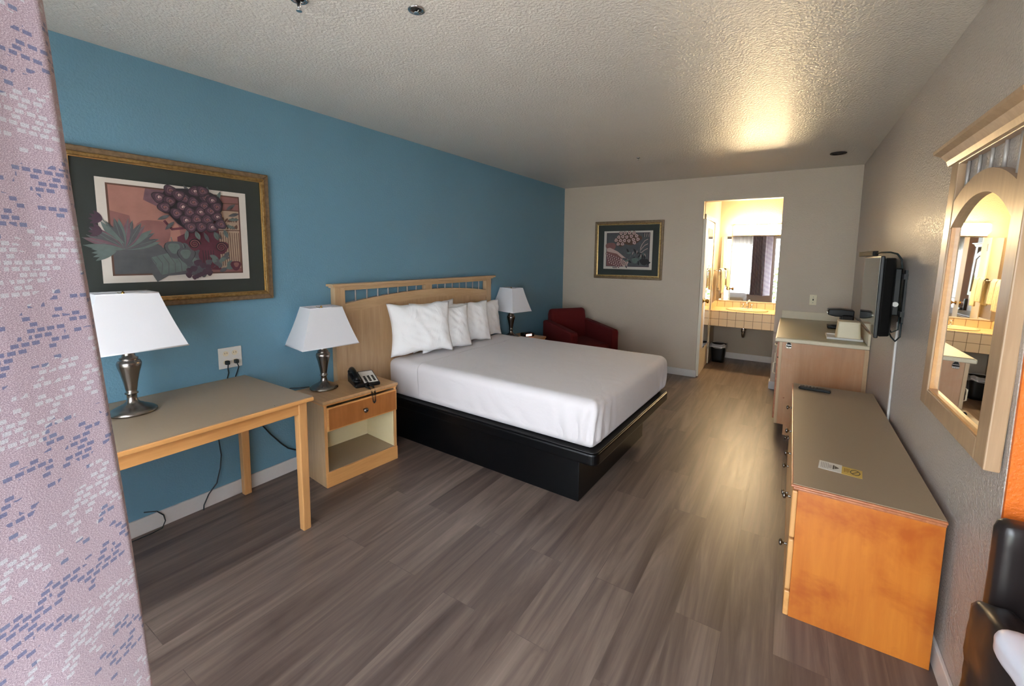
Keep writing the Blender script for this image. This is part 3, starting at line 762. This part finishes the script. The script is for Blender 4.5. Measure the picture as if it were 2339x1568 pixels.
tag(mt, 'queen mattress in white fitted sheet on the black bed base', 'mattress')
# top sheet: shell from .45 m below the head to the foot
m = soft_box(.0, 1.852, -.019, 1.462, .350, BT+.003, .06, 170, 130, 26, mdisp)
kill = [f for f in m.bm.faces if f.calc_center_median().x < .36+.01*sin(f.calc_center_median().y*8) or f.calc_center_median().z < .353+.006*sin(f.calc_center_median().x*9)]
bmesh.ops.delete(m.bm, geom=kill, context='FACES')
ts = m.build('top_sheet', M['sheet'], fix=False); ts.location = BED; ts.rotation_euler = (0, 0, RB)
so = ts.modifiers.new('t', 'SOLIDIFY'); so.thickness = .006; so.offset = -1
tag(ts, 'smooth white top sheet stretched over the mattress to the foot', 'sheet')

# headboard on the wall
hb = thing('headboard', 'wide maple headboard with spindle gallery behind the pillows', 'headboard')
HY0, HY1 = 1.785, 3.664; HXF = .055
MB().box(.003, .085, HY0-.035, HY1+.045, 1.250, 1.268, .004).box(.003, .07, HY0-.015, HY1+.02, 1.238, 1.250, .003).build('cap_rail', M['maple_y'], hb)
for (a, b) in ((HY0, HY0+.085), (HY1-.085, HY1)):
    MB().box(.005, HXF, a, b, .0, 1.238, .003).build('post', M['maple'], hb)
yi0, yi1 = HY0+.085, HY1-.085; ym = (yi0+yi1)/2
def arc(y, off=0): return 1.118-off+.058*(1-((y-ym)/((yi1-yi0)/2))**2)
N = 40
ys = [yi0+(yi1-yi0)*i/N for i in range(N+1)]
MB().prism([(y, arc(y)) for y in ys]+[(y, arc(y, .075)) for y in reversed(ys)], 'x', .008, HXF-.002).build('arched_rail', M['maple_y'], hb)
MB().prism([(y, arc(y, .075)) for y in ys]+[(yi1, .1), (yi0, .1)], 'x', .012, HXF-.010).build('panel', M['maple'], hb)
MB().box(.008, HXF-.002, yi0, yi1, 1.216, 1.238, .002).build('upper_rail', M['maple_y'], hb)
MB().prism([(ym-.04, 1.216), (ym+.04, 1.216), (ym+.04, arc(ym+.04)-.001), (ym-.04, arc(ym-.04)-.001)], 'x', .008, HXF-.002).build('centre_block', M['maple'], hb)
for side in (0, 1):
    for k in range(7):
        y = (yi0 + .104+.109*k) if side == 0 else (ym+.04+.082+.11*k)
        if side == 0: y = yi0+(ym-.04-yi0)*(k+1)/7.9*1.0
        else: y = ym+.04+(yi1-ym-.04)*(k+1-.1)/7.9
        MB().tube([(.032, y, arc(y)-.002), (.032, y, 1.218)], .0058, 8).build('spindle', M['rod'], hb)

# pillows
def pillow(label, c, w, h, th, yaw, lean, seed, roll=0):
    """w along local y, h along local z, th along local x"""
    rs = random.Random(seed)
    def fn_side(sg):
        def fn(u, v):
            a, b = 2*u-1, 2*v-1
            ea = (1-abs(a)**3.2); eb = (1-abs(b)**3.2); t_ = (max(0, ea)*max(0, eb))**.55
            pin = 1+.06*(a*a*b*b) - .05*((1-a*a)*b*b+(1-b*b)*a*a)
            y, z = a*w/2*pin, b*h/2*pin
            nz = mn.noise(Vector((a*1.6+seed, b*1.6, sg*2)))
            wr = .010*mn.noise(Vector((a*4+seed*3, b*4+a*3, sg)))+.006*sin(7*b+5*a+seed+3*nz)*(1-t_)
            x = sg*(th/2*t_*(1+.15*nz)+wr*t_**.3)
            z += .016*mn.noise(Vector((a*2.5, seed*2, 1)))*b*b
            if sg == 1: x += .0
            return (x, y, z)
        return fn
    m = MB(); lay = []
    n = 34
    G = {}
    for sg in (1, -1):
        fn = fn_side(sg)
        for i in range(n+1):
            for j in range(n+1):
                if sg == -1 and (i in (0, n) or j in (0, n)): G[(sg, i, j)] = G[(1, i, j)]
                else: G[(sg, i, j)] = m.bm.verts.new(fn(i/n, j/n))
        for i in range(n):
            for j in range(n):
                q = [G[(sg, i, j)], G[(sg, i+1, j)], G[(sg, i+1, j+1)], G[(sg, i, j+1)]]
                f = m.bm.faces.new(q if sg == 1 else q[::-1]); f.smooth = True
    o = m.build('pillow', M['pillow']); o.location = c; o.rotation_euler = (roll, -lean, yaw)
    tag(o, label, 'pillow', 'white pillows against the headboard')
    return o
#            centre            w    h   th   yaw   lean
pillow('small white pillow half hidden behind the two nearest pillows', (.14, 2.70, .865), .50, .40, .085, -.05, .12, 3)
pillow('white pillow farthest from the desk, mostly hidden, beside the far lamp', (.15, 3.42, .83), .50, .36, .09, -.04, .13, 11)
pillow('white pillow second from the far end of the row', (.205, 3.09, .845), .52, .38, .11, -.20, .18, 7)
pillow('white pillow in the middle of the row, right of the nearest one', (.24, 2.745, .84), .50, .37, .11, -.24, .2, 5)
pillow('large creased white pillow nearest the desk', (.215, 2.468, .876), .53, .41, .14, -.36, .2, 2)

# ------------------------------------------------------------------ red armchair
ac = thing('armchair', 'dark red upholstered armchair in the back corner', 'armchair', (.56, 4.86, 0), radians(-34))
MB().box(-.30, .36, -.235, .235, .12, .30, .03, 3).build('seat_frame', M['red'], ac)
MB().box(-.22, .37, -.232, .232, .30, .43, .045, 4).build('seat_cushion', M['red'], ac)
MB().prism([(-.36, .12), (-.20, .12), (-.235, .66), (-.27, .795), (-.345, .80), (-.385, .72)], 'y', -.262, .262).build('backrest', M['red'], ac, bevel=.035)
for sg in (-1, 1):
    MB().prism([(-.36, .10), (.385, .10), (.385, .575), (.36, .60), (-.30, .655), (-.36, .64)], 'y', *( (.238, .335) if sg > 0 else (-.335, -.238))).build('armrest', M['red'], ac, bevel=.028)
for lx, ly in ((-.31, -.29), (-.31, .29), (.33, -.29), (.33, .29)):
    MB().lathe([(.02, 0), (.028, .11)], (lx, ly, 0), 12).build('leg', M['blackp'], ac)

# ------------------------------------------------------------------ dresser
ds = thing('dresser', 'long low orange-sided dresser with brown laminate top along the right wall', 'dresser')
XD0, XD1, Y0, Y1, HD = 2.874, 3.334, 1.905, 3.58, .578
MB().box(XD0+.002, XD1-.002, Y0+.002, Y1-.002, HD-.001, HD+.0015).build('laminate_surface', M['laminate'], ds)
MB().box(XD0-.006, XD1+.001, Y0-.006, Y1, HD-.012, HD-.001, .004, 3).build('top_board', M['cherry'], ds)
MB().box(XD0+.002, XD1, Y0-.001, Y1-.005, HD-.024, HD-.012, .004, 3).build('top_moulding', M['cherry'], ds)
MB().box(XD0+.020, XD1-.002, Y0+.003, Y0+.020, 0, HD-.024, .001).build('side_panel', M['orange_veneer'], ds)
MB().box(XD0+.020, XD1-.002, Y1-.025, Y1-.008, 0, HD-.024, .001).build('side_panel', M['orange_veneer'], ds)
MB().box(XD0+.022, XD1-.004, Y0+.020, Y1-.025, .02, HD-.024).build('case', M['honey'], ds)
MB().box(XD0, XD0+.020, Y0+.003, Y1-.008, 0, .108, .004).build('plinth', M['honey'], ds)
cw = (Y1-Y0-.011)/2
for c_ in range(2):
    for r_ in range(2):
        ya, yb_ = Y0+.003+c_*cw+(0 if c_ == 0 else .003), Y0+.003+(c_+1)*cw-.003
        za, zb_ = (.116, .338) if r_ == 0 else (.346, .548)
        o = MB().box(XD0, XD0+.020, ya, yb_, za, zb_, .006, 3).build('drawer', M['honey_z'], ds)
        for ky in (ya+.13, yb_-.215):
            MB().lathe([(.008, 0), (.0045, -.004), (.0045, -.016), (.013, -.020), (.015, -.026), (.010, -.030), (.002, -.031)], (XD0, ky, (za+zb_)/2+.01), 16, 'x').build('knob', M['nickel'], o)
rm = thing('remote_control', 'black TV remote control lying on the far end of the dresser', 'remote', (2.998, 3.443, HD+.002), radians(-6))
m = MB().prism([(-.095, .003), (-.085, 0), (.085, 0), (.095, .004), (.09, .018), (.04, .022), (-.02, .017), (-.088, .02)], 'y', -.022, .022); m.build('body', M['blackp'], rm, bevel=.005)
for i in range(6):
    for j in range(3): MB().box(-.07+i*.02, -.06+i*.02, -.015+j*.011, -.008+j*.011, .017, .0215).build('button', M['slot'], rm)
cd = thing('notice_card', 'small folded white and yellow notice card lying on the dresser', 'card', (2.9715, 2.166, HD+.0018), radians(-6))
MB().box(0, .082, -.044, .044, 0, .0012).build('white_half', M['paper'], cd)
MB().box(.082, .152, -.046, .036, 0.0, .0012).build('yellow_half', M['yellow'], cd)
m = MB()
for k in range(5): m.box(.008+k*.006, .0105+k*.006, -.03, .032, .0012, .0014)
for k in range(3): m.box(.036+k*.004, .0385+k*.004, -.02, .02, .0012, .0014)
m.build('fine_print', M['pale_ink'], cd)
m = MB().box(.050, .056, -.022, .022, .0012, .0015).prism([(.057, -.018), (.057, .018), (.072, .002), (.072, -.002)], 'z', .0012, .0015); m.build('dark_mark', M['ink'], cd)
m = MB()
for k in range(4): m.box(.090+k*.005, .093+k*.005, -.022+.006*(k % 2), .022, .0012, .0014)
m.build('amber_print', M['amber_ink'], cd)
m = MB().tube([(.128+.016*cos(a), -.004+.024*sin(a), .0014) for a in [2*pi*i/28 for i in range(28)]], .0016, 5, closed=True).tube([(.117, -.022, .0014), (.139, .014, .0014)], .0014, 5)
m.build('prohibition_symbol', M['ink'], cd)

# ------------------------------------------------------------------ bar cabinet with counter
bc = thing('bar_cabinet', 'pinkish wood cabinet in the back right corner, bottle opener on its side', 'cabinet')
CX0, CY0 = 2.762, 4.06
MB().box(CX0+.022, W-.003, CY0, CY0+.018, .09, .795).box(CX0+.07, W-.003, CY0, CY0+.018, 0, .09).build('side_panel', M['pinkwood'], bc, bevel=.001)
MB().box(CX0+.03, W-.003, CY0+.018, D-.016, .09, .795).build('case', M['pinkwood'], bc)
MB().box(CX0+.07, CX0+.085, CY0+.018, D-.016, .0, .09).build('toe_kick', M['dark_liner'], bc)
MB().box(CX0, CX0+.022, CY0-.003, CY0+.04, .09, .795, .001).build('face_frame', M['maple'], bc)
MB().box(W-.03, W-.003, CY0-.006, CY0, .0, .795).build('scribe_strip', M['maple'], bc)
n = 3; cw = (D-.02-CY0-.05)/n
for k in range(n):
    ya = CY0+.05+k*cw
    o = MB().box(CX0-.014, CX0+.004, ya, ya+cw-.008, .655, .785, .003).build('drawer', M['cherry'], bc)
    MB().tube([(CX0-.014, ya+cw/2-.045, .72), (CX0-.034, ya+cw/2-.04, .72), (CX0-.034, ya+cw/2+.04, .72), (CX0-.014, ya+cw/2+.045, .72)], .005, 8).build('handle', M['ivory'], o)
    o = MB().box(CX0-.014, CX0+.004, ya, ya+cw-.008, .115, .645, .003).build('door', M['cherry'], bc)
    MB().tube([(CX0-.014, ya+.035, .50), (CX0-.034, ya+.035, .51), (CX0-.034, ya+.035, .59), (CX0-.014, ya+.035, .60)], .005, 8).build('handle', M['ivory'], o)
MB().lathe([(.006, 0), (.006, -.004), (.003, -.006)], (CX0+.06, CY0, .32), 12, 'y').build('screw_cap', M['cherry'], bc)
bo = thing('bottle_opener', 'chrome wall bottle opener screwed to the side of the bar cabinet', 'bottle opener', (2.83, CY0, .745))
MB().prism([(-.019, .004), (-.012, 0), (.012, 0), (.019, .004), (.021, .022), (.016, .042), (.008, .056), (.006, .068), (-.006, .068), (-.008, .056), (-.016, .042), (-.021, .022)], 'y', -.003, 0).build('plate', M['nickel'], bo, bevel=.001)
MB().prism([(-.016, .032), (.016, .032), (.012, .044), (.006, .052), (-.006, .052), (-.012, .044)], 'y', -.0045, -.003).build('opening', M['slot_black'], bo)
MB().prism([(-.017, .014), (.017, .014), (.018, .026), (-.018, .026)], 'y', -.0045, -.003).build('opening', M['slot_black'], bo)
MB().box(-.018, .018, -.012, -.003, .027, .0315, .001).build('lip', M['chrome'], bo)
MB().lathe([(.0025, -.003), (.0025, -.0045)], (0, 0, .060), 8, 'y').build('screw', M['slot'], bo)
MB().lathe([(.0025, -.003), (.0025, -.0045)], (0, 0, .008), 8, 'y').build('screw', M['slot'], bo)
cn = thing('bar_counter', 'sage laminate countertop with cream edge and backsplash on the bar cabinet', 'countertop')
MB().box(2.731, W-.003, 4.037, D-.004, .797, .829, .007, 3).build('edge_slab', M['counter_edge'], cn)
MB().box(2.742, W-.016, 4.05, D-.018, .829, .8315).build('laminate_surface', M['counter'], cn)
MB().box(2.745, W-.003, D-.02, D-.003, .829, .915, .004).build('backsplash', M['counter_edge'], cn)
MB().box(W-.02, W-.003, 4.037, D-.02, .829, .925, .004).build('side_splash', M['counter_edge'], cn)
cm = thing('coffee_maker', 'small black pod coffee maker in the corner of the bar counter', 'coffee maker', (3.225, 4.93, .8325), 0)
MB().box(.0, .10, -.07, .07, 0, .15, .012, 3).build('body', M['blackp'], cm)
MB().prism([(-.10, .132), (-.07, .124), (-.04, .118), (.10, .12), (.10, .182), (0, .192), (-.10, .184)], 'y', -.07, .07).build('brew_head', M['blackp'], cm, bevel=.008)
MB().box(-.095, .03, -.06, .06, 0, .030, .008, 3).build('drip_tray', M['blackp'], cm)
MB().box(-.108, -.098, -.015, .015, .140, .158, .003).build('chrome_tab', M['chrome'], cm)
ty = thing('serving_tray', 'white plastic serving tray on the bar counter near edge', 'tray', (3.212, 4.34, .8322), radians(-1))
m = MB().box(-.115, .115, -.125, .125, 0, .004)
for a in ((-.12, .12, -.13, -.120, 0, .016), (-.12, .12, .120, .13, 0, .016), (-.12, -.112, -.13, .13, 0, .016), (.112, .12, -.13, .13, 0, .016)): m.box(*a, bev=.002)
m.build('tray_body', M['white_plastic'], ty)
ib = thing('ice_bucket', 'ivory ice bucket standing upside down on the white tray', 'ice bucket', (3.238, 4.335, .8365), 0)
def bucket(z, k, r=.02): return [(x*k, y*k, z) for x, y in rrect(-.082, .082, -.082, .082, .018, 4)]
m = MB(); prev = None
for z, k in ((0, 1.0), (.004, .995), (.06, .94), (.125, .88), (.128, .90), (.139, .90), (.142, .87)):
    ring = [m.bm.verts.new(p) for p in bucket(z, k)]
    if prev:
        for i in range(len(ring)):
            f = m.bm.faces.new([prev[i], prev[(i+1) % len(ring)], ring[(i+1) % len(ring)], ring[i]])
    prev = ring
m.bm.faces.new(prev); m.build('bucket_shell', M['ivory'], ib)

# ------------------------------------------------------------------ television on the right wall
tv = thing('television', 'flat black television seen edge-on, mounted on the right wall', 'television', (3.226, 3.0, 0), radians(-2.0))
# local: screen faces -x, runs along +y 0..0.9
TZ0, TZ1 = 1.045, 1.508
MB().box(0, .020, 0, .90, TZ0, TZ1, .006, 3).build('bezel', M['blackp'], tv)
MB().box(-.0015, .001, .012, .888, TZ0+.014, TZ1-.012).build('screen', M['screen'], tv)
MB().prism([(.02, .0+.01), (.072, .05), (.082, .10), (.082, .80), (.072, .85), (.02, .89)], 'z', TZ0+.008, TZ1-.01).build('rear_shell', M['blackp'], tv, bevel=.008)
m = MB()
for k in range(7): m.box(.078, .0835, .11+k*.02, .12+k*.02, TZ0+.12, TZ0+.20)
m.build('rear_vent', M['slot'], tv)
mo = thing('wall_mount', 'black wall bracket box behind the television', 'tv mount', (0, 0, 0))
MB().box(3.308, 3.340, 3.10, 3.46, 1.17, 1.44, .006).build('bracket_box', M['blackp'], mo)
MB().box(3.338, W-.001, 3.04, 3.50, 1.38, 1.41).box(3.338, W-.001, 3.04, 3.50, 1.17, 1.20).box(3.346, W-.001, 3.05, 3.09, 1.13, 1.43).build('wall_plate', M['blackp'], mo)
MB().lathe([(.014, 0), (.014, -.003)], (3.322, 3.0995, 1.235), 18, 'y').build('round_sticker', M['white_plastic'], mo)
sb = thing('sensor_bar', 'slim black sensor bar lying on the top edge of the television', 'sensor bar')
MB().box(3.224, 3.252, 3.30, 3.95, TZ1+.001, TZ1+.032, .005).build('body', M['slot_black'], sb)
cb2 = MB().tube([(3.24, 3.30, 1.524), (3.255, 3.22, 1.530), (3.285, 3.14, 1.53), (3.31, 3.10, 1.52), (3.325, 3.07, 1.49), (3.33, 3.06, 1.44)], .005, 8)
cb2.tube([(3.30, 3.15, 1.10), (3.315, 3.08, 1.05), (3.33, 3.05, 1.03), (3.345, 3.03, 1.06), (3.345, 3.03, 1.14)], .004, 8).tube([(3.30, 3.20, 1.12), (3.32, 3.12, 1.07), (3.345, 3.10, 1.09), (3.348, 3.12, 1.17)], .004, 8)
tag(cb2.build('tv_cables', M['cord']), 'black cables looping behind the television', 'cable')
tag(MB().box(W-.012, W-.001, 3.145, 3.172, .088, 1.13, .003).build('cable_cover', M['white_trim']), 'white vertical cable cover on the right wall below the television', 'cable cover')

# ------------------------------------------------------------------ arched wall mirror
am = thing('wall_mirror', 'tall arched maple mirror with spindle top hanging on the right wall', 'mirror', (W, 1.99, .885))
am.rotation_euler = (0, radians(1.0), 0)
# local: faces -x, y from -.37 to .37, z 0..1.05
aw, ah = .365, 1.035
fx0, fx1 = -.040, -.004
def A_(y, top): return top-.11*(abs(y)/.25)**2
MB().box(fx0, fx1, -aw, -aw+.082, 0, ah-.01, .004).build('stile', M['mirror_wood'], am)
MB().box(fx0, fx1, aw-.082, aw, 0, ah-.01, .004).build('stile', M['mirror_wood'], am)
MB().box(fx0, fx1, -aw+.082, aw-.082, 0, .07, .004).build('bottom_rail', M['mirror_wood'], am)
yy = [(-aw+.082)+(2*aw-.164)*i/24 for i in range(25)]
def low(y): return .83-.105*(abs(y)/.283)**2.2+.0
def hi(y): return .905-.075*(abs(y)/.283)**2
MB().prism([(y, low(y)) for y in yy]+[(y, hi(y)) for y in reversed(yy)], 'x', fx0+.002, fx1).build('arched_rail', M['mirror_wood'], am)
MB().box(fx0, fx1, -aw+.082, aw-.082, .975, ah-.01, .003).build('upper_rail', M['mirror_wood'], am)
cr = MB()
pr = [(-.002, ah-.05), (-.046, ah-.05), (-.052, ah-.03), (-.07, ah-.008), (-.09, ah+.004), (-.092, ah+.016), (-.002, ah+.016)]
v0 = [cr.bm.verts.new((x, -aw-.03*(-x)/.09*1.6, z)) for x, z in pr]; v1 = [cr.bm.verts.new((x, aw+.03*(-x)/.09*2.0, z)) for x, z in pr]
for i in range(len(pr)): cr._f([v0[i], v0[(i+1) % len(pr)], v1[(i+1) % len(pr)], v1[i]])
cr._f(v0[::-1]); cr._f(v1); cr.build('crown', M['mirror_wood'], am)
for k in range(5):
    y = -aw+.082+(2*aw-.164)*(k+.5)/5
    MB().tube([(-.022, y, hi(y)-.003), (-.022, y, .978)], .0055, 8).build('spindle', M['rod'], am)
MB().prism([(-aw+.078, .066), (aw-.078, .066)]+[(y, low(y)+.004) for y in reversed(yy)], 'x', -.022, -.016).build('glass', M['mirror'], am)
fl = MB().box(-.034, -.022, -aw+.082, -aw+.090, .07, .73).box(-.034, -.022, aw-.090, aw-.082, .07, .73).box(-.034, -.022, -aw+.09, aw-.09, .07, .078)
fl.build('inner_bead', M['honey'], am)

# ------------------------------------------------------------------ electrical
op = thing('outlet_plate', 'white double outlet plate on the blue wall above the desk', 'outlet')
MB().box(.001, .007, 1.052, 1.178, .797, .922, .003).build('cover_plate', M['white_plastic'], op)
for y in (1.091, 1.139):
    for z in (.886, .834):
        o = MB().lathe([(.015, 0), (.015, .003)], (.006, y, z), 20, 'x').build('socket', M['ivory'], op)
        MB().box(.0088, .0095, y-.007, y-.005, z-.002, z+.007).box(.0088, .0095, y+.005, y+.007, z-.002, z+.007).build('slot', M['slot'], o)
for i, (y, lab) in enumerate(((1.091, 'left dark lamp cord plugged into the outlet above the desk'), (1.139, 'right dark lamp cord plugged into the outlet above the desk'))):
    pc = thing('power_cord', lab, 'cord', group='cords in the outlet above the desk')
    MB().box(.010, .034, y-.011, y+.011, .822, .846, .005).build('plug', M['cord'], pc)
    if i == 0: pts = [(.03, y, .824), (.028, y-.002, .80), (.012, y+.008, .77), (.0016, 1.094, .736)]
    else: pts = [(.03, y, .824), (.03, y+.008, .80), (.012, 1.146, .77), (.0016, 1.138, .736)]
    MB().tube(pts, .0032, 8).build('cable', M['cord'], pc)
tag(MB().tube([(.03, 1.01, .60), (.022, 1.019, .402), (.022, 1.028, .29), (.022, 1.019, .213), (.022, .996, .128), (.025, .951, .082), (.03, .922, .03), (.04, .915, .006)], .0035, 8).build('hanging_cord', M['cord']), 'thin dark cord hanging down the blue wall to the floor under the desk', 'cord')
tag(MB().tube([(.018, .66, .12), (.020, .712, .100), (.024, .738, .066), (.03, .742, .034), (.045, .722, .008), (.05, .679, .006), (.05, .5, .006)], .003, 8).build('floor_cord', M['cord']), 'thin dark cord looping over the baseboard under the desk', 'cord')
tag(MB().tube([(.03, 1.20, .52), (.025, 1.259, .401), (.022, 1.314, .314), (.022, 1.381, .224), (.022, 1.422, .177), (.022, 1.50, .13)], .0045, 8).build('swag_cord', M['cord']), 'thick dark cord swagging from behind the desk to the nightstand', 'cord')
tag(MB().tube([(.012, 1.40, .55), (.012, 1.46, .580), (.03, 1.50, .575), (.05, 1.53, .574), (.07, 1.56, .574)], .0035, 8).build('lamp_cord', M['cord']), 'dark cord at the wall behind the nightstand lamp', 'cord')
sw = thing('switch_plate', 'ivory toggle switch plate on the back wall above the bar counter', 'switch')
MB().box(2.990, 3.056, D-.006, D-.001, .992, 1.104, .002).build('cover_plate', M['ivory'], sw)
MB().box(3.018, 3.028, D-.014, D-.006, 1.040, 1.060, .002).build('toggle', M['slot'], sw)
MB().lathe([(.003, -.008), (.003, -.005)], (3.023, D, 1.078), 8, 'y').lathe([(.003, -.008), (.003, -.005)], (3.023, D, 1.018), 8, 'y').build('screw', M['slot'], sw)

# ------------------------------------------------------------------ ceiling fittings
def sprinkler(label, x, y, k=1.0, drop=0):
    r = thing('recessed_sprinkler', label, 'sprinkler', (x, y, H))
    MB().lathe([(.019*k, -.001), (.031*k, -.001), (.034*k, -.004), (.030*k, -.007), (.022*k, -.005), (.019*k, -.002)], seg=32, caps=False).build('escutcheon', M['chrome'], r)
    MB().lathe([(.021*k, -.0015), (.001, -.0012)], seg=24, caps=False).build('dark_cup', M['slot'], r)
    for sx_ in (-1, 1):
        MB().tube([(sx_*.012*k, 0, -.001), (sx_*.010*k, 0, -.008-drop), (0, 0, -.014-drop*1.6)], .002*k, 6).build('frame_arm', M['chrome'], r)
    MB().lathe([(.0035*k, -.0005), (.0045*k, -.012-drop), (.011*k, -.014-drop*1.6), (.011*k, -.0155-drop*1.6)], seg=14).build('deflector', M['chrome'], r)
    return r
sprinkler('chrome recessed sprinkler in the ceiling over the middle of the floor', 1.502, 1.204)
sprinkler('chrome pendent sprinkler at the top edge of the ceiling, near the curtain', 1.170, .925, .95, .018)
sprinkler('tiny distant sprinkler in the ceiling in front of the back wall', 1.485, 4.10, .55, .008)
sd = thing('ceiling_ring', 'dark round ring fitting in the ceiling above the bar counter', 'ceiling fitting', (3.093, 4.785, H))
MB().lathe([(.058, -.001), (.064, -.004), (.060, -.010), (.045, -.012), (.040, -.004)], seg=32, caps=False).build('ring', M['slot'], sd)
MB().lathe([(.044, -.003), (.001, -.003)], seg=28, caps=False).build('cup', M['blackp'], sd)

# ------------------------------------------------------------------ patterned curtain at the window
# plan outline of the folded cloth, last fold turned to the doorway
plan = []
n_f = 4
for i in range(91):
    s_ = i/90; x = 1.80+.25*s_
    plan.append((x, -.06+.05*sin(2*pi*n_f*s_)))
plan += [(2.075, .01), (2.10, .065), (2.122, .090), (2.14, .085), (2.16, .055), (2.19, .012), (2.22, -.035), (2.25, -.08), (2.28, -.125), (2.30, -.16)]
sl = [0]
for a, b in zip(plan, plan[1:]): sl.append(sl[-1]+math.dist(a, b))
ZC0, ZC1 = .44, 2.22
def plan_at(u):
    t_ = u*sl[-1]
    for k in range(len(plan)-1):
        if sl[k+1] >= t_:
            f_ = (t_-sl[k])/max(1e-9, sl[k+1]-sl[k]); a, b = plan[k], plan[k+1]
            return a[0]+(b[0]-a[0])*f_, a[1]+(b[1]-a[1])*f_
    return plan[-1]
def cfn(u, v):
    x, y = plan_at(u); z = ZC0+(ZC1-ZC0)*v
    near = max(0, min(1, (x-1.9)/.25))
    y += near*(.055*(1.08-z)) * max(0, min(1, (y+.15)/.2)) + .004*mn.noise(Vector((x*6, y*6, z*3)))
    x += .004*mn.noise(Vector((x*6+9, y*6, z*3)))
    return (x, y, z)
cu = thing('patterned_curtain', 'pink curtain with blue and pale dashes at the left, beside the doorway', 'curtain')
o = grid_mesh(380, 60, cfn, lambda u, v: (u*sl[-1], v*(ZC1-ZC0))).build('cloth', M['curtain'], cu, fix=False)
so = o.modifiers.new('t', 'SOLIDIFY'); so.thickness = .0015; so.offset = 0
MB().tube([(.4, -.09, 2.24), (2.28, -.09, 2.24)], .012, 10).build('curtain_rod', M['rod'], cu)
shc = thing('sheer_curtain', 'white sheer curtain over the front window, seen in the vanity mirror', 'curtain')
grid_mesh(160, 4, lambda u, v: (.45+1.42*u, -.21+.02*sin(u*90), .45+1.78*v)).build('voile', M['sheer'], shc, fix=False)

# ------------------------------------------------------------------ black vinyl chair by the entry recess
bch = thing('vinyl_chair', 'black vinyl armchair standing in the orange recess, lower right corner', 'chair', (3.268, 1.475, 0), radians(7))
# local +x to the chair's left arm, -y towards the doorway
def puffy(x0, x1, y0, y1, z0, z1, r, seed, amp=.01, name='part', mat=None, nx=22, ny=22, nz=18, par=None):
    return soft_box(x0, x1, y0, y1, z0, z1, r, nx, ny, nz, lambda p, n: amp*mn.noise(p*9+Vector((seed, 0, 0)))+amp*.5*mn.noise(p*22)).build(name, mat or M['leather'], par or bch, fix=False)
puffy(.06, .60, -.0, .065, .25, .80, .025, 1, .003, 'backrest')
puffy(.10, .60, -.55, -.02, .25, .43, .04, 3, .010, 'seat_cushion')
puffy(.0, .10, -.60, .0, .05, .60, .035, 5, .012, 'armrest')
puffy(.60, .70, -.60, .0, .05, .60, .035, 8, .012, 'armrest')
puffy(.10, .60, -.53, .0, .06, .25, .02, 9, .004, 'seat_frame')
wbag = puffy(.0, .34, -.38, .0, .0, .075, .03, 4, .012, 'plastic_bag', M['bag'])
wbag.parent = None; wbag.location = (3.238, 1.23, .612); wbag.rotation_euler = (0, 0, radians(7))
tag(wbag, 'crumpled white plastic bag lying over the arm of the black vinyl chair', 'bag')
sun = bpy.data.lights.new('sun', 'SUN'); sun.energy = 15; sun.angle = .01; sun.color = (1, .95, .88)
so_ = bpy.data.objects.new('sun', sun); COL.objects.link(so_); so_.rotation_euler = (0, radians(40), 0)
# ------------------------------------------------------------------ camera, light, render look
cam = bpy.data.cameras.new('camera'); co = bpy.data.objects.new('camera', cam); COL.objects.link(co)
yaw, pitch, roll, fpx, pcx, pcy = .5608, -.1063, .012, 977.16, 1194.37, 688.83
fw = Vector((-sin(yaw)*cos(pitch), cos(yaw)*cos(pitch), sin(pitch))); rt = Vector((cos(yaw), sin(yaw), 0)); up = rt.cross(fw)
R2 = cos(roll)*rt+sin(roll)*up; U2 = -sin(roll)*rt+cos(roll)*up
mw = Matrix((R2, U2, -fw)).transposed().to_4x4(); mw.translation = Vector((2.8158, -.0788, 1.4851)); co.matrix_world = mw
cam.sensor_fit = 'HORIZONTAL'; cam.sensor_width = 36; cam.lens = 36*fpx/2339
cam.shift_x = (1169.5-pcx)/2339; cam.shift_y = (pcy-784)/2339
cam.clip_start = .02; cam.clip_end = 60
S.camera = co

wd = bpy.data.worlds.new('sky'); S.world = wd; wd.use_nodes = True
bg = wd.node_tree.nodes['Background']; bg.inputs[0].default_value = (.84, .91, 1.0, 1); bg.inputs[1].default_value = 7.6
def portal(x0, x1, z0, z1, y):
    L = bpy.data.lights.new('portal', 'AREA'); L.shape = 'RECTANGLE'; L.size = x1-x0; L.size_y = z1-z0
    L.cycles.is_portal = True
    o = bpy.data.objects.new('portal', L); COL.objects.link(o); o.location = ((x0+x1)/2, y, (z0+z1)/2); o.rotation_euler = (-pi/2, 0, 0)
    o.rotation_euler = (pi/2, 0, pi)
portal(EX0, EX1, 0, EZ, YF-.17)
portal(WX0, WX1, WZ0, WZ1, YF-.17)

S.view_settings.view_transform = 'Standard'; S.view_settings.look = 'None'
S.view_settings.exposure = 1.2; S.view_settings.gamma = 1.0; S.view_settings.use_curve_mapping = False
try:
    S.cycles.use_denoising = True; S.cycles.max_bounces = 10; S.cycles.diffuse_bounces = 6; S.cycles.glossy_bounces = 5
    S.cycles.transparent_max_bounces = 8; S.cycles.sample_clamp_indirect = 6; S.cycles.caustics_reflective = False; S.cycles.caustics_refractive = False
except Exception: pass
